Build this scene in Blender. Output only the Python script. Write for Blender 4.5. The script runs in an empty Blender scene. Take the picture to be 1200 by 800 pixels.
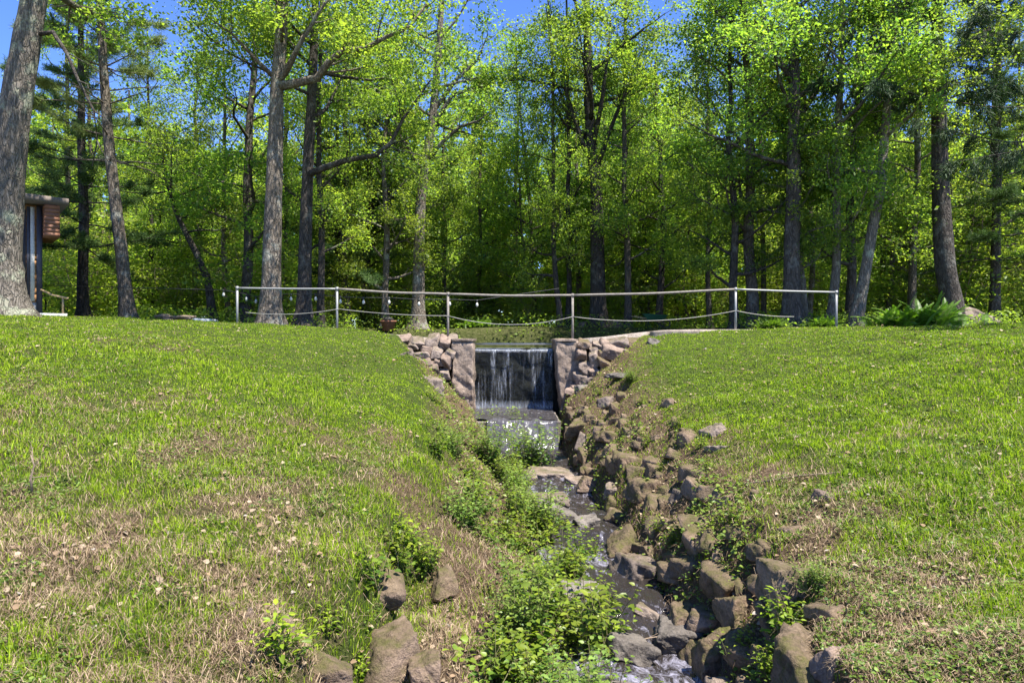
import bpy, math, random
import numpy as np
from mathutils import Vector

SC = bpy.context.scene
COL = SC.collection
RNG = np.random.default_rng(7)
F = 800.0                                   # focal length in photo pixels (24 mm on a 36 mm sensor)


def at(px, py, Y):
    """a photo pixel at a real distance Y -> world point (camera at the origin, looking along +Y)"""
    return np.array([(px - 600) / F * Y, Y, (400 - py) / F * Y])


# ------------------------------------------------------------------ noise
def _h(ix, iy, s):
    n = (ix.astype(np.int64) * 374761393 + iy.astype(np.int64) * 668265263 + s * 1442695041) & 0x7fffffff
    n = ((n ^ (n >> 13)) * 1274126177) & 0x7fffffff
    return ((n ^ (n >> 16)) & 0xffff) / 65535.0


def vn(x, y, s=0):
    x = np.asarray(x, float); y = np.asarray(y, float)
    xi = np.floor(x); yi = np.floor(y); fx = x - xi; fy = y - yi
    fx = fx * fx * (3 - 2 * fx); fy = fy * fy * (3 - 2 * fy)
    a = _h(xi, yi, s); b = _h(xi + 1, yi, s); c = _h(xi, yi + 1, s); d = _h(xi + 1, yi + 1, s)
    return (a + (b - a) * fx) * (1 - fy) + (c + (d - c) * fx) * fy - 0.5


def fbm(x, y, s=0, o=4):
    t = 0; a = 1; f = 1
    for k in range(o):
        t = t + a * vn(x * f + 17.3 * k, y * f - 9.1 * k, s + k); a *= .5; f *= 2.07
    return t


def sstep(a, b, x):
    t = np.clip((x - a) / (b - a), 0, 1)
    return t * t * (3 - 2 * t)


# ------------------------------------------------------------------ terrain
TY = np.array([-60, -6, 0, 3, 4.6, 6, 8, 10, 12, 14, 16, 17.5, 19, 21])
def _tab(v):
    yy = np.arange(-62, 23, .05)
    z = np.interp(yy, TY, v)
    k = np.exp(-.5 * (np.arange(-24, 25) * .05 / .5) ** 2); k /= k.sum()
    zz = np.convolve(np.pad(z, 24, mode='edge'), k, 'valid')
    return lambda Y: np.interp(Y, yy, zz)
XL = _tab([-1.8, -1.8, -1.8, -1.62, -1.42, -1.36, -1.4, -1.5, -1.7, -2.0, -2.4, -2.8, -3.3, -3.4])
ZL = _tab([-3, -2.4, -2.15, -2.03, -1.95, -1.9, -1.8, -1.65, -1.4, -1.05, -.6, -.2, .2, .25])
XM = _tab([-.5, -.5, -.5, -.5, -.5, -.4, -.4, -.4, -.55, -.7, -.9, -1.0, -1.1, -1.1])
ZM = _tab([-3.6, -3.0, -2.85, -2.78, -2.72, -2.65, -2.55, -2.5, -2.4, -2.2, -2.0, -1.9, -1.85, -1.8])
XSL = _tab([.5, .5, .5, .5, .5, .55, .6, .45, .3, .0, -.3, -.5, -.6, -.6])
XSR = _tab([1.5, 1.5, 1.5, 1.55, 1.65, 1.78, 1.78, 1.62, 1.55, 1.4, 1.2, 1.12, 1.15, 1.2])
ZS = _tab([-4.3, -3.7, -3.5, -3.36, -3.3, -3.22, -3.12, -3.02, -2.92, -2.8, -2.68, -2.66, -2.66, -2.66])  # water level
XR = _tab([1.9, 1.9, 1.9, 1.95, 2.1, 2.5, 2.85, 3.0, 3.0, 2.9, 2.8, 3.0, 3.6, 3.7])
ZR = _tab([-3, -2.4, -2.2, -2.06, -2.0, -1.95, -1.85, -1.7, -1.5, -1.2, -.8, -.4, .15, .2])
ZA = _tab([-2.6, -2.0, -1.75, -1.55, -1.35, -1.15, -.8, -.45, -.1, .15, .36, .45, .52, .55])
ZA2 = _tab([-2.4, -1.8, -1.5, -1.3, -1.1, -.85, -.5, -.15, .2, .42, .6, .7, .75, .76])
ZB = _tab([-2.6, -2.0, -1.8, -1.6, -1.4, -1.2, -.88, -.52, -.2, .05, .23, .31, .38, .4])
ZB2 = _tab([-2.5, -1.9, -1.7, -1.5, -1.3, -1.1, -.75, -.4, -.1, .15, .3, .36, .4, .42])


_XL0, _XR0 = XL, XR
_yy = np.arange(-62, 24, .04)
_zl = _XL0(_yy) + .26 * fbm(_yy * 1.15, np.full_like(_yy, 3.3), 77, 3) * sstep(18.5, 16, _yy)
_zr = _XR0(_yy) + .30 * fbm(_yy * 1.05, np.full_like(_yy, 8.1), 79, 3) * sstep(18.5, 16, _yy)
def XL(Y): return np.interp(Y, _yy, _zl)
def XR(Y): return np.interp(Y, _yy, _zr)


def ground_h(X, Y, detail=True):
    X = np.asarray(X, float); Y = np.asarray(Y, float)
    yc = np.clip(Y, -60, 19.6)
    bed = ZS(yc) - .14
    drop = .08 + .50 * sstep(9.5, 6.5, yc)
    kx = [np.full_like(X, -400), np.full_like(X, -14.), np.full_like(X, -8.), XL(yc) - 1.1, XL(yc), XL(yc) + .30, XM(yc), XSL(yc), XSR(yc), XSR(yc) + .35,
          XR(yc), XR(yc) + 1.0, np.full_like(X, 9.), np.full_like(X, 14.), np.full_like(X, 400)]
    za, zl, zr, zb_ = ZA(yc), ZL(yc), ZR(yc), ZB(yc)
    fl = np.clip((XL(yc) + 8) / 5, .01, 2); fr = (9 - XR(yc)) / 6
    zl2 = zl + (za - zl) * (1.1 / np.maximum(XL(yc) + 8, 1.5)) + .10
    zr2 = zr + (zb_ - zr) * (1.0 / (9 - XR(yc))) + .10
    wall = .62 * (zr - bed)
    kz = [ZA2(yc) + 1.5, ZA2(yc), za, zl2, zl, zl - .15 - drop, ZM(yc) - .12 * sstep(9.5, 6.5, yc), bed, bed, bed + wall * .75, zr, zr2, zb_, ZB2(yc), ZB2(yc) + 1.5]
    z = np.array(kz[0], float)
    for i in range(len(kx) - 1):
        t = (X - kx[i]) / np.maximum(kx[i + 1] - kx[i], 1e-3)
        z = np.where(X >= kx[i], kz[i] + (kz[i + 1] - kz[i]) * np.clip(t, 0, 1), z)
    inr = sstep(XL(yc) - .6, XL(yc) + .4, X) * sstep(XR(yc) + .6, XR(yc) - .4, X)
    stream = sstep(XSL(yc) - .3, XSL(yc) + .1, X) * sstep(XSR(yc) + .2, XSR(yc) - .1, X)
    if detail:
        near = sstep(40, 20, Y)
        n = .16 * fbm(X * .5, Y * .5, 3, 3) + (.09 * fbm(X * 1.7, Y * 1.7, 11, 3) + .075 * fbm(X * 4.5, Y * 4.5, 15, 2)) * near
        n = n + inr * (1 - stream) * .30 * fbm(X * 1.6, Y * 1.6, 21, 4)
        z = z + n * (1 - .7 * stream) * (1 - .6 * sstep(17, 19.3, Y))
    if detail: z = z - .75 * np.exp(-((X + 1.28) / .30) ** 2 - ((Y - 5.15) / .42) ** 2) - .35 * np.exp(-((X + .75) / .3) ** 2 - ((Y - 4.9) / .4) ** 2)
    # behind the dam
    dam = np.interp(X, [-60, -14, -8, -5.7, -1.7, 1.7, 3.5, 5, 9, 14, 60], [.9, .75, .46, .28, -.06, -.06, .1, .28, .34, .38, .6])
    far = .5 + .010 * (Y - 20) + .25 * sstep(-8, -14, X)
    far = np.minimum(far, 2.2) + .10 * fbm(X * .3, Y * .3, 31, 3)
    p = dam + (far - dam) * sstep(20.2, 23, Y)
    pm = sstep(-6.6, -5.2, X) * sstep(8.4, 7.0, X) * sstep(20.25, 20.9, Y) * sstep(29.4, 28.0, Y)
    p = p + (-1.1 - p) * pm
    notch = (np.abs(X - .07) < 1.36)
    p = np.where(notch & (Y < 21), -.75, p)
    y0 = np.where(notch, 20.08, 19.3)
    b = np.clip((Y - y0) / .3, 0, 1)
    return z + (p - z) * b


def gh(x, y):
    return float(ground_h(np.array([x]), np.array([y]))[0])


# ------------------------------------------------------------------ mesh helpers
def mk_mesh(name, V, F3=None, F4=None, cols=None, smooth=False, attrs=None):
    me = bpy.data.meshes.new(name)
    V = np.asarray(V, np.float32)
    parts, tot = [], []
    if F4 is not None and len(F4):
        F4 = np.asarray(F4, np.int32); parts.append(F4.ravel()); tot.append(np.full(len(F4), 4, np.int32))
    if F3 is not None and len(F3):
        F3 = np.asarray(F3, np.int32); parts.append(F3.ravel()); tot.append(np.full(len(F3), 3, np.int32))
    li = np.concatenate(parts); tot = np.concatenate(tot)
    st = np.concatenate([[0], np.cumsum(tot)[:-1]]).astype(np.int32)
    me.vertices.add(len(V)); me.vertices.foreach_set('co', V.ravel())
    me.loops.add(len(li)); me.loops.foreach_set('vertex_index', li)
    me.polygons.add(len(st)); me.polygons.foreach_set('loop_start', st)
    if smooth:
        me.polygons.foreach_set('use_smooth', np.ones(len(st), bool))
    if cols is not None:
        a = me.attributes.new('Col', 'FLOAT_COLOR', 'POINT')
        c = np.ones((len(V), 4), np.float32); c[:, :3] = cols
        a.data.foreach_set('color', c.ravel())
    for k, v in (attrs or {}).items():
        a = me.attributes.new(k, 'FLOAT', 'POINT'); a.data.foreach_set('value', np.asarray(v, np.float32))
    me.update(calc_edges=True)
    return me


def add(name, me, mat=None, parent=None, loc=None):
    o = bpy.data.objects.new(name, me); COL.objects.link(o)
    if mat is not None and me is not None and not me.materials:
        me.materials.append(mat)
    if parent is not None:
        o.parent = parent
    if loc is not None:
        o.location = loc
    return o


def tag(o, label=None, cat=None, group=None, kind=None):
    if label: o['label'] = label
    if cat: o['category'] = cat
    if group: o['group'] = group
    if kind: o['kind'] = kind
    return o


def thing(name, loc, label, cat, group=None):
    o = bpy.data.objects.new(name, None); COL.objects.link(o)
    o.location = [float(v) for v in loc]; o.empty_display_size = .2
    return tag(o, label, cat, group)


def dup(root, loc, rz=0, sc=(1, 1, 1), label=None, group=None, name=None):
    r = root.copy(); COL.objects.link(r)
    r.location = [float(v) for v in loc]; r.rotation_euler = (0, 0, rz); r.scale = sc
    if name: r.name = name
    if label: r['label'] = label
    if group: r['group'] = group
    for ch in list(root.children):
        c = ch.copy(); COL.objects.link(c); c.parent = r
        for g in ch.children:
            d = g.copy(); COL.objects.link(d); d.parent = c
    return r


ORD = ['first', 'second', 'third', 'fourth', 'fifth', 'sixth', 'seventh', 'eighth', 'ninth', 'tenth', 'eleventh', 'twelfth', 'thirteenth',
       'fourteenth', 'fifteenth', 'sixteenth', 'seventeenth', 'eighteenth', 'nineteenth', 'twentieth', 'twenty-first', 'twenty-second',
       'twenty-third', 'twenty-fourth', 'twenty-fifth', 'twenty-sixth', 'twenty-seventh', 'twenty-eighth', 'twenty-ninth', 'thirtieth',
       'thirty-first', 'thirty-second', 'thirty-third', 'thirty-fourth', 'thirty-fifth', 'thirty-sixth', 'thirty-seventh', 'thirty-eighth',
       'thirty-ninth', 'fortieth']


class Geo:
    """collects tubes / boxes / raw polys into one mesh"""
    def __init__(s): s.V = []; s.F3 = []; s.F4 = []; s.n = 0
    def raw(s, V, F3=None, F4=None):
        V = np.asarray(V, float)
        if F3 is not None and len(F3): s.F3.append(np.asarray(F3, int) + s.n)
        if F4 is not None and len(F4): s.F4.append(np.asarray(F4, int) + s.n)
        s.V.append(V); s.n += len(V)
    def tube(s, pts, rad, sides=6, cap=True, ecc=None):
        pts = np.asarray(pts, float); n = len(pts)
        rad = np.broadcast_to(np.asarray(rad, float), (n,))
        t = np.gradient(pts, axis=0); t /= np.linalg.norm(t, axis=1)[:, None] + 1e-9
        ref = np.array([0, 0, 1.]) if abs(t[:, 2]).mean() < .8 else np.array([0, 1., 0])
        u = np.cross(t, ref); u /= np.linalg.norm(u, axis=1)[:, None] + 1e-9
        v = np.cross(t, u)
        a = np.linspace(0, 2 * np.pi, sides, endpoint=False)
        rr = rad[:, None] * (np.ones(sides)[None] if ecc is None else ecc)
        ring = pts[:, None] + rr[..., None] * (np.cos(a)[None, :, None] * u[:, None] + np.sin(a)[None, :, None] * v[:, None])
        V = ring.reshape(-1, 3)
        i = np.arange(n - 1)[:, None] * sides; j = np.arange(sides)[None]; k = (j + 1) % sides
        q = np.stack([i + j, i + k, i + sides + k, i + sides + j], -1).reshape(-1, 4)
        f3 = []
        if cap:
            V = np.vstack([V, pts[0], pts[-1]]); c0 = n * sides
            jj = np.arange(sides); kk = (jj + 1) % sides
            f3 = np.vstack([np.stack([kk, jj, np.full(sides, c0)], -1),
                            np.stack([jj + (n - 1) * sides, kk + (n - 1) * sides, np.full(sides, c0 + 1)], -1)])
        s.raw(V, f3, q)
    def box(s, lo, hi, rot=0., piv=(0, 0), jit=0.):
        lo = np.asarray(lo, float); hi = np.asarray(hi, float)
        V = np.array([[x, y, z] for x in (0, 1) for y in (0, 1) for z in (0, 1)]) * (hi - lo) + lo
        if jit: V += RNG.normal(0, jit, V.shape)
        if rot:
            c, sn = math.cos(rot), math.sin(rot); x = V[:, 0] - piv[0]; y = V[:, 1] - piv[1]
            V[:, 0] = c * x - sn * y + piv[0]; V[:, 1] = sn * x + c * y + piv[1]
        s.raw(V, None, [[0, 1, 3, 2], [4, 6, 7, 5], [0, 4, 5, 1], [2, 3, 7, 6], [0, 2, 6, 4], [1, 5, 7, 3]])
    def mesh(s, name, smooth=False, bevel=0):
        me = mk_mesh(name, np.vstack(s.V), np.vstack(s.F3) if s.F3 else None, np.vstack(s.F4) if s.F4 else None, smooth=smooth)
        return me


# ------------------------------------------------------------------ materials
def new_mat(name):
    m = bpy.data.materials.new(name); m.use_nodes = True
    nt = m.node_tree; nt.nodes.clear()
    out = nt.nodes.new('ShaderNodeOutputMaterial')
    def N(t, **kw):
        n = nt.nodes.new(t)
        for k, v in kw.items():
            if k.startswith('i_'):
                key = k[2:]; key = int(key) if key.isdigit() else key.replace('_', ' ')
                n.inputs[key].default_value = v
            else: setattr(n, k, v)
        return n
    def L(a, ao, b, bi): nt.links.new(a.outputs[ao], b.inputs[bi])
    return m, N, L, out


def ramp(N, stops):
    r = N('ShaderNodeValToRGB'); e = r.color_ramp.elements
    while len(e) < len(stops): e.new(.5)
    for x, (p, c) in zip(e, stops): x.position = p; x.color = (*c, 1)
    return r


def mixc(N, L, a, ao, b, bo, f=None, fo=0, fac=.5, mode='MIX'):
    m = N('ShaderNodeMix', data_type='RGBA', blend_type=mode)
    m.inputs[0].default_value = fac
    if f is not None: L(f, fo, m, 0)
    for src, so, idx in ((a, ao, 6), (b, bo, 7)):
        if isinstance(src, tuple): m.inputs[idx].default_value = (*src, 1)
        else: L(src, so, m, idx)
    return m   # colour output index 2


def foliage_mat(name, trans=.45, rough=.5, tint=(1.25, 1.4, .55), spec=.35, objvar=.25):
    m, N, L, out = new_mat(name)
    a = N('ShaderNodeAttribute', attribute_name='Col'); oi = N('ShaderNodeObjectInfo')
    hs = N('ShaderNodeHueSaturation'); L(a, 0, hs, 'Color')
    mr = N('ShaderNodeMapRange'); L(oi, 'Random', mr, 0); mr.inputs[3].default_value = 1 - objvar; mr.inputs[4].default_value = 1 + objvar
    L(mr, 0, hs, 'Value')
    m2 = N('ShaderNodeMath', operation='MULTIPLY'); L(oi, 'Random', m2, 0); m2.inputs[1].default_value = 7.31
    m3 = N('ShaderNodeMath', operation='FRACT'); L(m2, 0, m3, 0)
    mh = N('ShaderNodeMapRange'); L(m3, 0, mh, 0); mh.inputs[3].default_value = .5 - .06 * objvar; mh.inputs[4].default_value = .5 + .06 * objvar
    L(mh, 0, hs, 'Hue')
    p = N('ShaderNodeBsdfPrincipled'); L(hs, 0, p, 'Base Color'); p.inputs['Roughness'].default_value = rough
    p.inputs['Specular IOR Level'].default_value = spec
    t = N('ShaderNodeBsdfTranslucent'); tc = mixc(N, L, hs, 0, tint, None, fac=1, mode='MULTIPLY'); L(tc, 2, t, 'Color')
    x = N('ShaderNodeMixShader'); x.inputs[0].default_value = trans; L(p, 0, x, 1); L(t, 0, x, 2); L(x, 0, out, 0)
    return m


M_LEAF = foliage_mat('tree_leaf', .58, .5, (1.8, 1.85, .8))
M_NEEDLE = foliage_mat('needle', .25, .6, (1.1, 1.2, .7), .2, .12)
M_GRASS = foliage_mat('grass_blade', .45, .65, (1.35, 1.5, .5), .10, 0)
M_STRAW = foliage_mat('straw_blade', .12, .75, (1., 1., 1.), .10, 0)
M_WEED = foliage_mat('weed_leaf', .45, .42, (1.3, 1.4, .5), .35, .15)


def bark_mat(name, c1, c2, lichen=(.42, .44, .38), lam=.25, sc=1.0, plates=14):
    m, N, L, out = new_mat(name)
    tc = N('ShaderNodeTexCoord'); mp = N('ShaderNodeMapping'); mp.inputs['Scale'].default_value = (sc, sc, .26 * sc); L(tc, 'Object', mp, 0)
    n1 = N('ShaderNodeTexNoise', i_Scale=plates, i_Detail=6., i_Roughness=.62, i_Distortion=.5); L(mp, 0, n1, 'Vector')
    v = N('ShaderNodeTexVoronoi', i_Scale=plates * 1.2); v.feature = 'DISTANCE_TO_EDGE'; dn = N('ShaderNodeTexNoise', i_Scale=7., i_Detail=4.); L(mp, 0, dn, 'Vector'); dv = N('ShaderNodeVectorMath', operation='MULTIPLY_ADD'); L(dn, 1, dv, 0); dv.inputs[1].default_value = (.22, .22, .22); L(mp, 0, dv, 2); L(dv, 0, v, 'Vector')
    n2 = N('ShaderNodeTexNoise', i_Scale=2.3, i_Detail=5., i_Roughness=.65); L(tc, 'Object', n2, 'Vector')
    n3 = N('ShaderNodeTexNoise', i_Scale=9., i_Detail=4.); L(tc, 'Object', n3, 'Vector')
    r = ramp(N, [(.28, c1), (.72, c2)]); L(n1, 0, r, 0)
    re = ramp(N, [(.0, (.35, .33, .3)), (.22, (1, 1, 1))]); L(v, 0, re, 0)
    a = mixc(N, L, r, 0, re, 0, fac=.55, mode='MULTIPLY')
    rl = ramp(N, [(.53, (0, 0, 0)), (.66, (lam * 2,) * 3)]); L(n2, 0, rl, 0)
    b = mixc(N, L, a, 2, lichen, None, rl, 0)
    oi = N('ShaderNodeObjectInfo'); mr = N('ShaderNodeMapRange'); L(oi, 'Random', mr, 0); mr.inputs[3].default_value = .7; mr.inputs[4].default_value = 1.35
    hs = N('ShaderNodeHueSaturation'); L(b, 2, hs, 'Color'); L(mr, 0, hs, 'Value')
    p = N('ShaderNodeBsdfPrincipled', i_Roughness=.9); p.inputs['Specular IOR Level'].default_value = .2; L(hs, 0, p, 'Base Color')
    sm = N('ShaderNodeMath', operation='ADD'); L(n1, 0, sm, 0); L(re, 0, sm, 1)
    bp = N('ShaderNodeBump', i_Strength=1., i_Distance=.035); L(sm, 0, bp, 'Height'); L(bp, 0, p, 'Normal'); L(p, 0, out, 0)
    return m


M_BARK = bark_mat('bark_grey', (.085, .068, .052), (.23, .195, .16))
M_BARKD = bark_mat('bark_dark', (.035, .03, .026), (.13, .11, .095), lam=.10)
M_BARKL = bark_mat('bark_lichen', (.10, .085, .068), (.28, .245, .205), (.36, .38, .27), .42, 1.0, 12)


def stone_mat(name, base, dark, moss, mosslo=.05, mosshi=.55, mossamt=1.0, sc=1.0):
    m, N, L, out = new_mat(name)
    tc = N('ShaderNodeTexCoord'); g = N('ShaderNodeNewGeometry')
    n1 = N('ShaderNodeTexNoise', i_Scale=5. * sc, i_Detail=8., i_Roughness=.68); L(g, 'Position', n1, 'Vector')
    n2 = N('ShaderNodeTexNoise', i_Scale=42. * sc, i_Detail=4., i_Roughness=.7); L(g, 'Position', n2, 'Vector')
    n3 = N('ShaderNodeTexNoise', i_Scale=3.1 * sc, i_Detail=6., i_Roughness=.7); L(g, 'Position', n3, 'Vector')
    r = ramp(N, [(.3, dark), (.5, base), (.75, tuple(min(.6, c * 1.45) for c in base))]); L(n1, 0, r, 0)
    r2 = ramp(N, [(.3, (.55, .55, .55)), (.62, (1.15, 1.12, 1.1))]); L(n2, 0, r2, 0)
    a = mixc(N, L, r, 0, r2, 0, fac=.8, mode='MULTIPLY')
    oi = N('ShaderNodeObjectInfo'); mr = N('ShaderNodeMapRange'); L(oi, 'Random', mr, 0); mr.inputs[3].default_value = .7; mr.inputs[4].default_value = 1.3
    hs = N('ShaderNodeHueSaturation'); L(a, 2, hs, 'Color'); L(mr, 0, hs, 'Value')
    sx = N('ShaderNodeSeparateXYZ'); L(g, 'Normal', sx, 0)
    # moss and thatch grow on the upper faces
    ad = N('ShaderNodeMath', operation='MULTIPLY_ADD'); L(n3, 0, ad, 0); ad.inputs[1].default_value = 2.6; ad.inputs[2].default_value = -1.45
    ad2 = N('ShaderNodeMath', operation='ADD'); L(ad, 0, ad2, 0); L(sx, 2, ad2, 1)
    mk = N('ShaderNodeMapRange'); L(ad2, 0, mk, 0); mk.inputs[1].default_value = mosslo; mk.inputs[2].default_value = mosshi; mk.inputs[4].default_value = mossamt
    rm = ramp(N, [(.35, moss), (.55, (.13, .095, .06)), (.72, (.24, .18, .12))]); L(n1, 0, rm, 0)
    rm2 = mixc(N, L, rm, 0, r2, 0, fac=.7, mode='MULTIPLY')
    c = mixc(N, L, hs, 0, rm2, 2, mk, 0)
    p = N('ShaderNodeBsdfPrincipled', i_Roughness=.85); p.inputs['Specular IOR Level'].default_value = .25; L(c, 2, p, 'Base Color')
    hm = N('ShaderNodeMath', operation='MULTIPLY_ADD'); L(n2, 0, hm, 0); hm.inputs[1].default_value = .35; L(n1, 0, hm, 2)
    bp = N('ShaderNodeBump', i_Strength=.9, i_Distance=.06); L(hm, 0, bp, 'Height'); L(bp, 0, p, 'Normal'); L(p, 0, out, 0)
    return m


M_STONE = stone_mat('bank_stone', (.24, .175, .13), (.085, .062, .045), (.08, .08, .02), -.25, .5, .95)
M_STONEM = stone_mat('mossy_stone', (.22, .155, .105), (.06, .043, .03), (.085, .088, .018), -.35, .35, 1)
M_STONEC = stone_mat('clean_stone', (.225, .18, .15), (.10, .078, .064), (.07, .08, .02), .35, 1.1, .85)
M_STONEP = stone_mat('pink_stone', (.20, .15, .12), (.08, .06, .048), (.07, .08, .02), .8, 1.6, .5)
M_STONEW = stone_mat('wet_stone', (.17, .15, .13), (.06, .05, .045), (.05, .06, .02), .8, 1.6, .4)


def simple_mat(name, c, rough=.6, metal=0, nscale=20, var=.25, bump=.004, spec=.4):
    m, N, L, out = new_mat(name)
    g = N('ShaderNodeTexCoord'); n = N('ShaderNodeTexNoise', i_Scale=nscale, i_Detail=6., i_Roughness=.65); L(g, 'Object', n, 'Vector')
    r = ramp(N, [(.3, tuple(x * (1 - var) for x in c)), (.7, tuple(min(1, x * (1 + var)) for x in c))]); L(n, 0, r, 0)
    p = N('ShaderNodeBsdfPrincipled', i_Roughness=rough, i_Metallic=metal); p.inputs['Specular IOR Level'].default_value = spec; L(r, 0, p, 'Base Color')
    bp = N('ShaderNodeBump', i_Strength=.6, i_Distance=bump); L(n, 0, bp, 'Height'); L(bp, 0, p, 'Normal'); L(p, 0, out, 0)
    return m


M_CONC = stone_mat('old_concrete', (.27, .21, .165), (.085, .065, .05), (.08, .085, .03), .5, 1.35, .85, 1.3)
M_KERB = stone_mat('kerb_concrete', (.25, .215, .18), (.14, .115, .095), (.08, .09, .03), 1.3, 2.0, .6, .8)
M_GALV = simple_mat('galvanised_pipe', (.25, .25, .25), .55, .35, 30, .18, .001)
M_RUST = simple_mat('weathered_rail', (.21, .185, .16), .75, .15, 18, .3, .001)
M_CHAIN = simple_mat('chain_metal', (.26, .25, .23), .6, .3)
M_BULB = simple_mat('bulb_glass', (.5, .49, .44), .25, 0, 10, .05)
M_BLACK = simple_mat('black_cord', (.03, .03, .03), .6)
M_WOODO = simple_mat('orange_siding', (.36, .19, .08), .65, 0, 6, .3)
M_WOODR = simple_mat('red_planks', (.21, .095, .055), .65, 0, 6, .25)
M_ROOF = simple_mat('shingle', (.18, .145, .125), .9, 0, 30, .3, .01)
M_PANEL = simple_mat('slate_panel', (.05, .052, .07), .5)
M_WHITE = simple_mat('white_foundation', (.55, .54, .5), .7)
M_TAN = simple_mat('tan_wood', (.38, .27, .14), .7)
M_DARKBOX = simple_mat('dark_box', (.035, .033, .03), .7)
M_TARP = simple_mat('grey_tarp', (.34, .37, .40), .6, 0, 5, .2, .03)
M_CLAY = simple_mat('clay_brick', (.20, .085, .05), .85, 0, 12, .3, .01)
M_GREENP = simple_mat('green_plastic', (.05, .16, .10), .5)
M_TWIG = simple_mat('dead_twig', (.20, .15, .105), .85, 0, 40, .35)
M_STEM = simple_mat('weed_stem', (.14, .13, .05), .7)
M_TIMB = simple_mat('grey_timber', (.32, .30, .27), .8, 0, 25, .3, .004)


# ------------------------------------------------------------------ ground
def patch(X, Y):
    """0 = bare straw, 1 = lush"""
    n = fbm(X * .42, Y * .42, 51, 3) + .75 * fbm(X * 1.5, Y * 1.3, 57, 3) + .35 * fbm(X * 4.2, Y * 4.2, 63, 2)
    b = .90 + .05 * (Y - 9.0)                                   # lusher towards the dam
    b = np.where(X > 2, b + .08, b)
    rim = np.exp(-((X - XL(np.clip(Y, -60, 19))) / .9) ** 2) * .10 + np.exp(-((X - XR(np.clip(Y, -60, 19))) / .8) ** 2) * .38
    return np.clip(b - rim + .95 * n, 0, 1)


def spaced(stops):
    out = []
    for a, b, d in stops: out.append(np.arange(a, b, d))
    return np.unique(np.round(np.concatenate(out + [[stops[-1][1]]]), 4))


gx = spaced([(-400, -60, 30), (-60, -16, 2.), (-16, -4, .14), (-4, 4.5, .05), (4.5, 16, .14), (16, 60, 2.), (60, 400, 30)])
gy = spaced([(-60, 0, 3.), (0, 3, .3), (3, 9, .06), (9, 21.5, .085), (21.5, 32, .3), (32, 80, 2), (80, 500, 30)])
GX, GY = np.meshgrid(gx, gy)
X, Y = GX.ravel(), GY.ravel()
Z = ground_h(X, Y)
nx, ny = len(gx), len(gy)
i = np.arange(ny - 1)[:, None] * nx; j = np.arange(nx - 1)[None]
Q = np.stack([i + j, i + j + 1, i + nx + j + 1, i + nx + j], -1).reshape(-1, 4)
yc = np.clip(Y, -60, 19.3)
rav = sstep(XL(yc) + .1, XL(yc) + .7, X) * sstep(XR(yc) + .75, XR(yc) - .25, X + .5 * fbm(X * 1.5, Y * 1.5, 55, 3))
rav = np.where(Y > 19.4, 0, rav)
wood = sstep(20, 22, Y)
ground_me = mk_mesh('ground', np.stack([X, Y, Z], -1), None, Q, smooth=True, attrs={'lush': patch(X, Y), 'soil': rav, 'wood': wood})


def ground_mat():
    m, N, L, out = new_mat('turf_and_soil')
    g = N('ShaderNodeNewGeometry')
    lu = N('ShaderNodeAttribute', attribute_name='lush'); so = N('ShaderNodeAttribute', attribute_name='soil'); wo = N('ShaderNodeAttribute', attribute_name='wood')
    n1 = N('ShaderNodeTexNoise', i_Scale=9., i_Detail=9., i_Roughness=.72); L(g, 'Position', n1, 'Vector')
    n2 = N('ShaderNodeTexNoise', i_Scale=60., i_Detail=6., i_Roughness=.75, i_Distortion=1.5); L(g, 'Position', n2, 'Vector')
    straw = ramp(N, [(.30, (.03, .02, .012)), (.50, (.13, .09, .052)), (.74, (.33, .25, .16))]); L(n2, 0, straw, 0)
    green = ramp(N, [(.32, (.02, .028, .007)), (.52, (.06, .085, .017)), (.76, (.15, .18, .045))]); L(n2, 0, green, 0)
    ad = N('ShaderNodeMath', operation='MULTIPLY_ADD'); L(n1, 0, ad, 0); ad.inputs[1].default_value = 1.5; ad.inputs[2].default_value = -.75
    s = N('ShaderNodeMath', operation='ADD'); L(ad, 0, s, 0); L(lu, 'Fac', s, 1)
    mr = N('ShaderNodeMapRange'); L(s, 0, mr, 0); mr.inputs[1].default_value = .15; mr.inputs[2].default_value = .75
    a = mixc(N, L, straw, 0, green, 0, mr, 0)
    soil = ramp(N, [(.3, (.035, .024, .015)), (.5, (.12, .082, .05)), (.72, (.26, .19, .125))]); L(n2, 0, soil, 0)
    b = mixc(N, L, a, 2, soil, 0, so, 'Fac')
    fl = ramp(N, [(.3, (.02, .022, .008)), (.5, (.06, .07, .02)), (.72, (.13, .115, .06))]); L(n1, 0, fl, 0)
    c = mixc(N, L, b, 2, fl, 0, wo, 'Fac')
    p = N('ShaderNodeBsdfPrincipled', i_Roughness=.95); p.inputs['Specular IOR Level'].default_value = .1; L(c, 2, p, 'Base Color')
    h = N('ShaderNodeMath', operation='MULTIPLY_ADD'); L(n2, 0, h, 0); h.inputs[1].default_value = .4; L(n1, 0, h, 2)
    bp = N('ShaderNodeBump', i_Strength=1., i_Distance=.08); L(h, 0, bp, 'Height'); L(bp, 0, p, 'Normal'); L(p, 0, out, 0)
    return m


tag(add('ground', ground_me, ground_mat()), kind='structure')

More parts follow.
